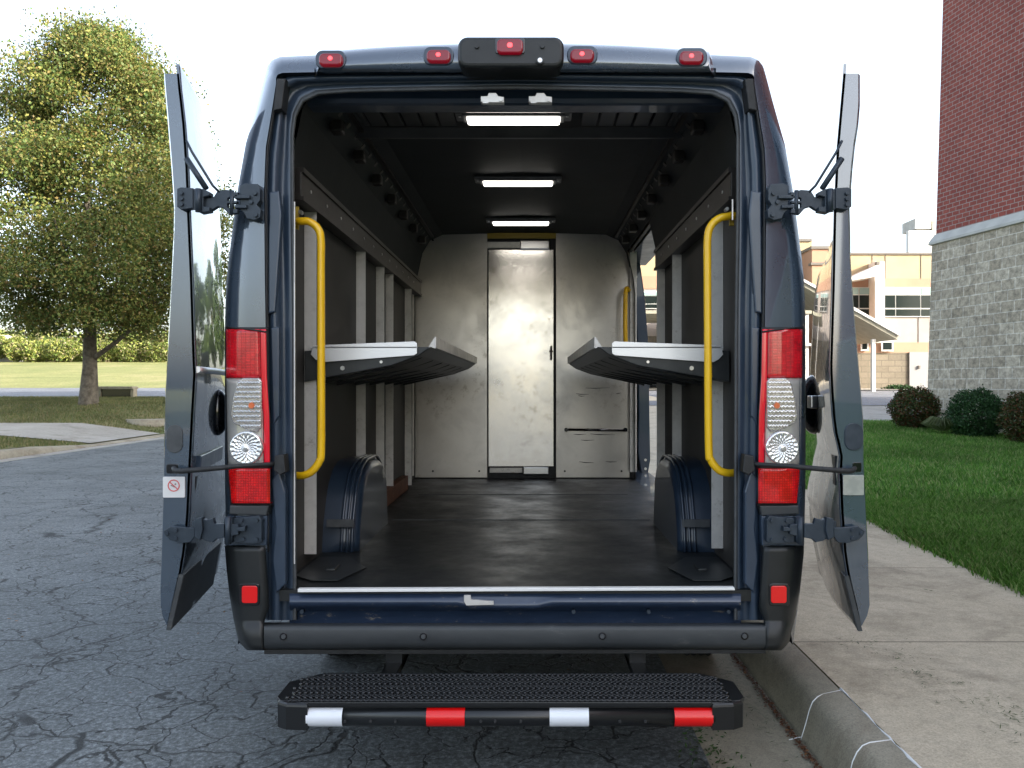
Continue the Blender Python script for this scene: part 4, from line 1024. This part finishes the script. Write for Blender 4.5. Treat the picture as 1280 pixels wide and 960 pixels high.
# far shrubs on the left
Gs = 'shrubs along the far sunlit lawn'
names = [(12,30,420,450,'tall bright green shrub beside the white shed'),(28,62,426,452,'pale flowering shrub left of the tree trunk'),(60,100,424,452,'yellow-green shrub just left of the trunk'),(118,150,424,453,'leafy shrub just right of the tree trunk'),(146,182,418,453,'broad yellow-green shrub between trunk and open door'),(178,222,421,453,'shrub half hidden by the open left van door'),(-30,6,416,448,'shrub cut by the left edge of the photo')]
for i, (x0, x1, y0, y1, lb) in enumerate(names):
    Y = 76; a, b = V(x0,y1+2,Y), V(x1,y0,Y); c = (a+b)/2
    shrub('far_shrub', lb, c, (b.x-a.x)/2*1.15, 1.6, (b.z-a.z)/2, 3500, .24, 'leaf_far', Gs, 'shrub', inner=.5)
o = struct(quads(np.stack([RNG.uniform(-80,-25,26000), RNG.uniform(79,84,26000), RNG.uniform(3.3,6.3,26000)],1)+np.stack([np.zeros(26000),np.zeros(26000),.5*np.sin(RNG.uniform(0,60,26000))],1), .35, 'leaf_far', 'hedge_undergrowth'), 'stuff')
# white shed
sh = empty('white_shed', 'small white gabled shed at the far left edge beyond the lawn', 'shed', (-50,78,3.4))
mb = MB(); a, b = V(-14,452,77.5), V(15,420,77.5)
mb.slab([(a.x,77.5,a.z),(b.x,77.5,a.z),(b.x,77.5,b.z-.9),((a.x+b.x)/2,77.5,b.z),(a.x,77.5,b.z-.9)], 2.5); mb.build('wall', 'whitecol', sh)
mb = MB(); xm = (a.x+b.x)/2
for s_, xe in ((-1,a.x),(1,b.x)): mb.slab([(xe+s_*.2,77.3,b.z-1.0),(xm,77.3,b.z+.02),(xm,77.3,b.z+.1),(xe+s_*.2,77.3,b.z-.9)], 2.9)
mb.build('roof', 'ledge', sh)
# trees beyond the lawn (seen mirrored in the left door and behind the hedge)
Gt = 'trees at the far end of the street'
specs = [(-17,88,7,12,'broad dark tree beyond the far lawn'),(-9,95,6,11,'rounded tree at the far end of the street'),(-27,98,7,13,'tall far tree left of the street end'),(-1,105,7,12,'far tree straight ahead behind the van')]
for i, (x, y, w, h, lb) in enumerate(specs):
    gz = P_(y)-.2; tree('far_tree', lb, (x,y,gz), (x,y,0), w, gz+1.0, gz+h, 9000, .55, 'leaf_fartree', .3, 70, Gt, seed=20+i)

# storm drain and manhole on the far side
dr = empty('storm_drain', 'flat concrete storm drain inlet with a black slot right of the tree', 'drain', (-15,31,.8))
a, b = V(121,491,31), V(165,483,31); mb = MB()
mb.bx(a.x,b.x,31,31.5,b.z-.10,b.z,.01); mb.bx(a.x,a.x+.1,31.1,31.4,a.z-.2,b.z-.1); mb.bx(b.x-.1,b.x,31.1,31.4,a.z-.2,b.z-.1); mb.build('slab', 'kerb', dr)
mb = MB(); mb.bx(a.x+.1,b.x-.1,31.15,31.3,a.z-.2,b.z-.10); mb.build('slot', 'gloss_black', dr)
mh = MB(); c = V(192,516,23); mh.tube([(c.x,23.,H_left(c.x,23.)-.3),(c.x,23.,H_left(c.x,23.)+.03)], [.72,.70], 24); o = mh.build('manhole', 'kerb', None); tag(o, 'low round concrete manhole cover in the grass by the open left door', 'manhole')

# ================================================================= BUILDINGS
def uvquad(name, quads_, m, parent, th=0.):
    me = bpy.data.meshes.new(name); vs = []; fs = []; uvs = []
    for q, uv in quads_: k = len(vs); vs += [tuple(p) for p in q]; fs.append(tuple(range(k,k+len(q)))); uvs += uv
    me.from_pydata(vs, [], fs); l = me.uv_layers.new(name='m')
    for i, u in enumerate(uvs): l.data[i].uv = u
    me.update(); return link(name, me, M[m], parent)
bb = empty('brick_building', 'tall building of red brick over grey split-face block at the right', 'building', (8.4,17.7,.5))
c0 = Vector((8.36,17.75,0)); dr_ = Vector((.19,-1,0)).normalized(); batter = .030
def WP(s, z, o=0.):  # point on west wall, s metres towards the camera
    nrm = Vector((-1,-.19,0)).normalized(); p = c0+dr_*s+nrm*o; p.x += batter*(z-1.3); p.z = z; return p
Zl, Z1, Z2 = 4.30, 4.47, 15.2
LEN = 75; DE = 26
def walls(z0, z1, off):
    out = []
    for a, b in ((0,8),(8,LEN)):
        out.append(([WP(a,z0,off),WP(b,z0,off),WP(b,z1,off),WP(a,z1,off)], [(a,z0),(b,z0),(b,z1),(a,z1)]))
    nd = Vector((1,.19,0)).normalized()
    p0, p1 = WP(0,z0,off), WP(0,z1,off); out.append(([p0,p0+nd*DE,p1+nd*DE,p1], [(0,z0),(DE,z0),(DE,z1),(0,z1)]))
    q0, q1 = WP(LEN,z0,off), WP(LEN,z1,off); out.append(([q0,q0+nd*DE,q1+nd*DE,q1], [(0,z0),(DE,z0),(DE,z1),(0,z1)]))
    out.append(([p0+nd*DE,q0+nd*DE,q1+nd*DE,p1+nd*DE], [(0,z0),(LEN,z0),(LEN,z1),(0,z1)]))
    return out
uvquad('block_wall', walls(-.2,Zl,0), 'block', bb)
uvquad('brick_wall', walls(Z1,Z2,-.09), 'brick', bb)
mb = MB(); nd = Vector((1,.19,0)).normalized()
pr_ = [(-.09,Z1+.03),(.05,Zl+.02),(.05,Zl-.03),(0,Zl-.04)]
mb.grid([[WP(s,z,o) for o, z in pr_] for s in (-.05,LEN)], False)
mb.grid([[WP(-.05,z,o) for o, z in pr_],[WP(-.05,z,0)+nd*DE for o, z in pr_]], False); mb.build('ledge', 'ledge', bb)
mb = MB(); mb.add([WP(0,Z2,-.09),WP(LEN,Z2,-.09),WP(LEN,Z2,-.09)+nd*DE,WP(0,Z2,-.09)+nd*DE], [(0,1,2,3)]); mb.build('roof', 'ledge', bb)

sb = empty('school_building', 'cream two-storey building with window bands and a canopy beyond the lawn', 'building', (14,50,1.0))
YB_ = 50.
def rect(name, x0, x1, y0, y1, Y, depth, m, parent=sb, bev=0.):
    a, b = V(x0,y1,Y), V(x1,y0,Y); mb = MB(); mb.bx(a.x,b.x,Y,Y+depth,a.z,b.z,bev); return mb.build(name, m, parent)
def urect(name, x0, x1, y0, y1, Y, m, parent=sb):
    a, b = V(x0,y1,Y), V(x1,y0,Y); return uvquad(name, [([a,Vector((b.x,Y,a.z)),b,Vector((a.x,Y,b.z))], [(a.x,a.z),(b.x,a.z),(b.x,b.z),(a.x,b.z)])], m, parent)
# right volume
rect('upper_wall', 1056,1330,318,348,50,14,'cream'); rect('upper_band',1056,1330,348,360,49.99,14,'orange'); rect('middle_wall',1056,1330,360,428,50.,14,'palewall')
rect('lower_band',1056,1330,428,441,49.98,14,'orange'); rect('core_wall',1056,1330,441,497,50.05,14,'palewall'); urect('lower_wall',1056,1330,441,497,50.0,'farblock')
rect('parapet_cap',1056,1330,315.5,318,49.9,14.2,'cornice')
# middle and left volumes
rect('side_volume',1015,1056,310,490,47.5,14,'orange'); rect('parapet_cap',1014,1056.5,307.5,311,47.4,14.2,'cornice'); rect('cornice_band',1014,1056.5,328,331,47.4,.5,'cornice')
rect('left_volume',700,1015,301,356,50,14,'cream'); rect('parapet_cap',700,1015,298.5,301.5,49.9,14.2,'cornice'); rect('cornice_band',700,1015,313,315,49.95,.2,'cornice')
rect('upper_band',700,1015,345,361,49.97,.1,'orange'); rect('middle_wall',700,1015,356,428,50.01,14,'palewall'); rect('core_wall',700,1015,428,497,50.05,14,'palewall'); urect('lower_wall',700,1015,420,497,50.0,'farblock')
for x in (1090.5,1107,1151.5): rect('panel_joint',x-.3,x+.3,318,348,49.97,.03,'cornice')
rect('panel_joint',1148,1148.6,396,428,49.97,.03,'cornice'); 
def window(x0, x1, y0, y1, nx, Y=49.9):
    o = rect('window',x0,x1,y0,y1,Y,.12,'winframe'); w = (x1-x0)/nx; g = .9
    h = y1-y0
    for i in range(nx):
        xa, xb = x0+w*i+g, x0+w*(i+1)-g
        rect('blind',xa,xb,y0+1,y0+h*.24,Y-.02,.03,'blind',o); rect('pane',xa,xb,y0+h*.27,y0+h*.70,Y-.015,.03,'glass_far',o); rect('pane',xa,xb,y0+h*.74,y1-1,Y-.015,.03,'glass_far',o)
window(1105,1120,359,396,1); window(1119.5,1151.5,359,396,1); window(1151,1186,359,396,1); window(1056,1074,359,396,1); window(1073.5,1089,359,396,1)
window(1000,1014.5,360,384,1); window(970,998,360,384,2); window(803,822,364,386,1); window(760,800,364,386,2); window(860,920,364,386,3)
rect('small_window',1076,1086,426,438.5,49.8,.1,'winframe'); rect('small_window_pane',1078,1084,428,436.5,49.78,.1,'glass_far')
rect('small_window',1102,1117,426,439,49.8,.1,'winframe'); rect('small_window_pane',1104,1115,428,437,49.78,.1,'glass_far')
# fin column and projecting gable
mb = MB(); mb.slab([V(x,y,48.) for x, y in [(1056,350),(1093,333),(1097,338),(1097,345),(1056,352)]], 1.9); mb.build('porch_gable', 'whitecol', sb)
rect('fin_column',1094,1106,327,428,49.0,1.2,'whitecol'); rect('flood_lamp',1096,1100,327,331,48.6,.3,'cornice')
rect('grey_door',1137,1163,440,489,49.9,.15,'greydoor'); rect('door_handle',1148.5,1150.5,457,461,49.8,.1,'cornice')
# canopy
cv = MB()
e0, e1 = V(1122,419,43), V(1060,384,43)
cv.slab([(e0.x,43,e0.z),(e1.x-3.5,43,e1.z+2.0),(e1.x-3.5,43,e1.z+1.75),(e0.x,43,e0.z-.22)], 6.5, 0, (0,1,0))
cv.build('canopy_roof', 'canopy', sb)
mb = MB(); mb.slab([(e0.x+.1,42.9,e0.z+.10),(e1.x-3.5,42.9,e1.z+2.12),(e1.x-3.5,42.9,e1.z+1.98),(e0.x+.1,42.9,e0.z-.05)], .1); mb.build('canopy_edge', 'whitecol', sb)
mb = MB(); mb.bx((800-665)*43/F,(1015-665)*43/F,43,49.5,V(0,392,43).z,V(0,388,43).z); mb.build('canopy_roof', 'canopy', sb)
mb = MB(); mb.bx((1000-665)*43/F,(1060-665)*43/F,43.2,43.35,V(0,432,43).z,V(0,429,43).z); mb.build('canopy_beam', 'winframe', sb)
for x in (1091.5,1008,960,830):
    p = V(x,487,43.5); mb = MB(); mb.bx(p.x-.09,p.x+.09,43.4,43.6,R_(43.5)-.05,V(x,424 if x > 1050 else 392,43.5).z); mb.build('canopy_post', 'whitecol', sb)
rect('penthouse',1136,1240,288,318,57,.4,'winframe'); rect('rooftop_unit',1144,1164,273,286,57,2,'ledge')
rect('unit_duct',1165,1169,276,288,57,1,'canopy'); rect('unit_base',1146,1162,286,289,57.2,1,'whitecol')
# small plants by the far door
shrub('low_shrub', 'small dark shrub at the foot of the far building by the grey door', V(1123,486,48), .9,.5,.25, 1500, .12, 'leaf_dark', None, 'shrub', inner=.3)

def split_islands(o, gap=.002):
    me = o.data; nv = len(me.vertices); par = list(range(nv))
    def find(a):
        while par[a] != a: par[a] = par[par[a]]; a = par[a]
        return a
    for e in me.edges:
        a, b = find(e.vertices[0]), find(e.vertices[1])
        if a != b: par[a] = b
    comp = {}
    for v_ in me.vertices:
        r_ = find(v_.index); c = v_.co
        if r_ not in comp: comp[r_] = [list(c), list(c)]
        else:
            for k in range(3): comp[r_][0][k] = min(comp[r_][0][k], c[k]); comp[r_][1][k] = max(comp[r_][1][k], c[k])
    gs = []
    for r_, (lo, hi) in comp.items():
        g = [[r_], lo[:], hi[:]]
        again = True
        while again:
            again = False
            for h in gs:
                if all(g[1][k]-gap <= h[2][k] and h[1][k] <= g[2][k]+gap for k in range(3)):
                    g[0] += h[0]; g[1] = [min(a, b) for a, b in zip(g[1], h[1])]; g[2] = [max(a, b) for a, b in zip(g[2], h[2])]
                    gs.remove(h); again = True; break
        gs.append(g)
    if len(gs) < 2: return
    name = o.name.split('.')[0]; polys = [(tuple(p.vertices), p.use_smooth) for p in me.polygons]
    for g in gs:
        S_set = set(g[0]); ids = [i for i in range(nv) if find(i) in S_set]; mp_ = {a: b for b, a in enumerate(ids)}
        m2 = bpy.data.meshes.new(name); fs_ = [(tuple(mp_[i] for i in p), s_) for p, s_ in polys if p[0] in mp_]
        m2.from_pydata([me.vertices[i].co[:] for i in ids], [], [f[0] for f in fs_]); m2.polygons.foreach_set('use_smooth', [f[1] for f in fs_])
        m2.materials.append(me.materials[0]); m2.update()
        n2 = bpy.data.objects.new(name, m2); COL.objects.link(n2); n2.parent = o.parent
    bpy.data.objects.remove(o)
for o in [q for q in bpy.data.objects if q.type == 'MESH' and q.name.split('.')[0] in ('jamb_pressing','floor_seam','tie_down_plate','end_cap','weather_strip','sensor','sensor_face','sill_bolt','tube_hole','panel_screw','step_bracket','pillar_bolt','ceiling_rib','lamp_screw','shelf_bolt','rail_rivet','shelf_rib','scratch_marks')]:
    split_islands(o)

# ---- move every thing's parts so that the Empty sits at its base
for nm, loc in ORIG.items():
    o = bpy.data.objects[nm]; o.location = loc
    for c_ in [q for q in bpy.data.objects if q.parent == o]:
        c_.location = c_.location-loc

# ================================================================= LIGHT, SKY, CAMERA
w = bpy.data.worlds.new("World"); S.world = w; w.use_nodes = True
nt = w.node_tree; bg = nt.nodes['Background']; sky = nt.nodes.new('ShaderNodeTexSky'); sky.sky_type = 'NISHITA'; sky.sun_disc = False
EL = 20.; dx, dy = 1.0, -.5   # direction towards the sun
sky.sun_elevation = math.radians(EL); sky.sun_rotation = math.atan2(dx, dy)
sky.dust_density = 4.0; sky.air_density = 1.0; sky.ozone_density = 1.0; sky.altitude = 100
hs = nt.nodes.new('ShaderNodeHueSaturation'); hs.inputs['Saturation'].default_value = .62; nt.links.new(sky.outputs[0], hs.inputs['Color']); nt.links.new(hs.outputs[0], bg.inputs[0]); bg.inputs[1].default_value = .15
sl = bpy.data.lights.new('sun', 'SUN'); sl.energy = 3.1; sl.angle = math.radians(.5); sl.color = (1,.93,.80)
so = bpy.data.objects.new('sun', sl); COL.objects.link(so)
d = Vector((dx, dy, 0)).normalized()*math.cos(math.radians(EL)); d.z = math.sin(math.radians(EL))
so.rotation_euler = d.to_track_quat('Z', 'Y').to_euler(); so.location = (20,-10,30)
cam = bpy.data.cameras.new('camera'); co = bpy.data.objects.new('camera', cam); COL.objects.link(co)
cam.sensor_width = 36; cam.lens = F/1280*36; cam.clip_end = 2000; cam.clip_start = .05
co.location = (0,0,CH); co.rotation_euler = (math.radians(90),0,0)
cam.shift_x = -(VX-640)/1280; cam.shift_y = (VY-480)/1280
S.camera = co
S.render.resolution_x = 1024; S.render.resolution_y = 768
S.view_settings.view_transform = 'Standard'; S.view_settings.look = 'None'; S.view_settings.gamma = 1; S.view_settings.exposure = 2.15
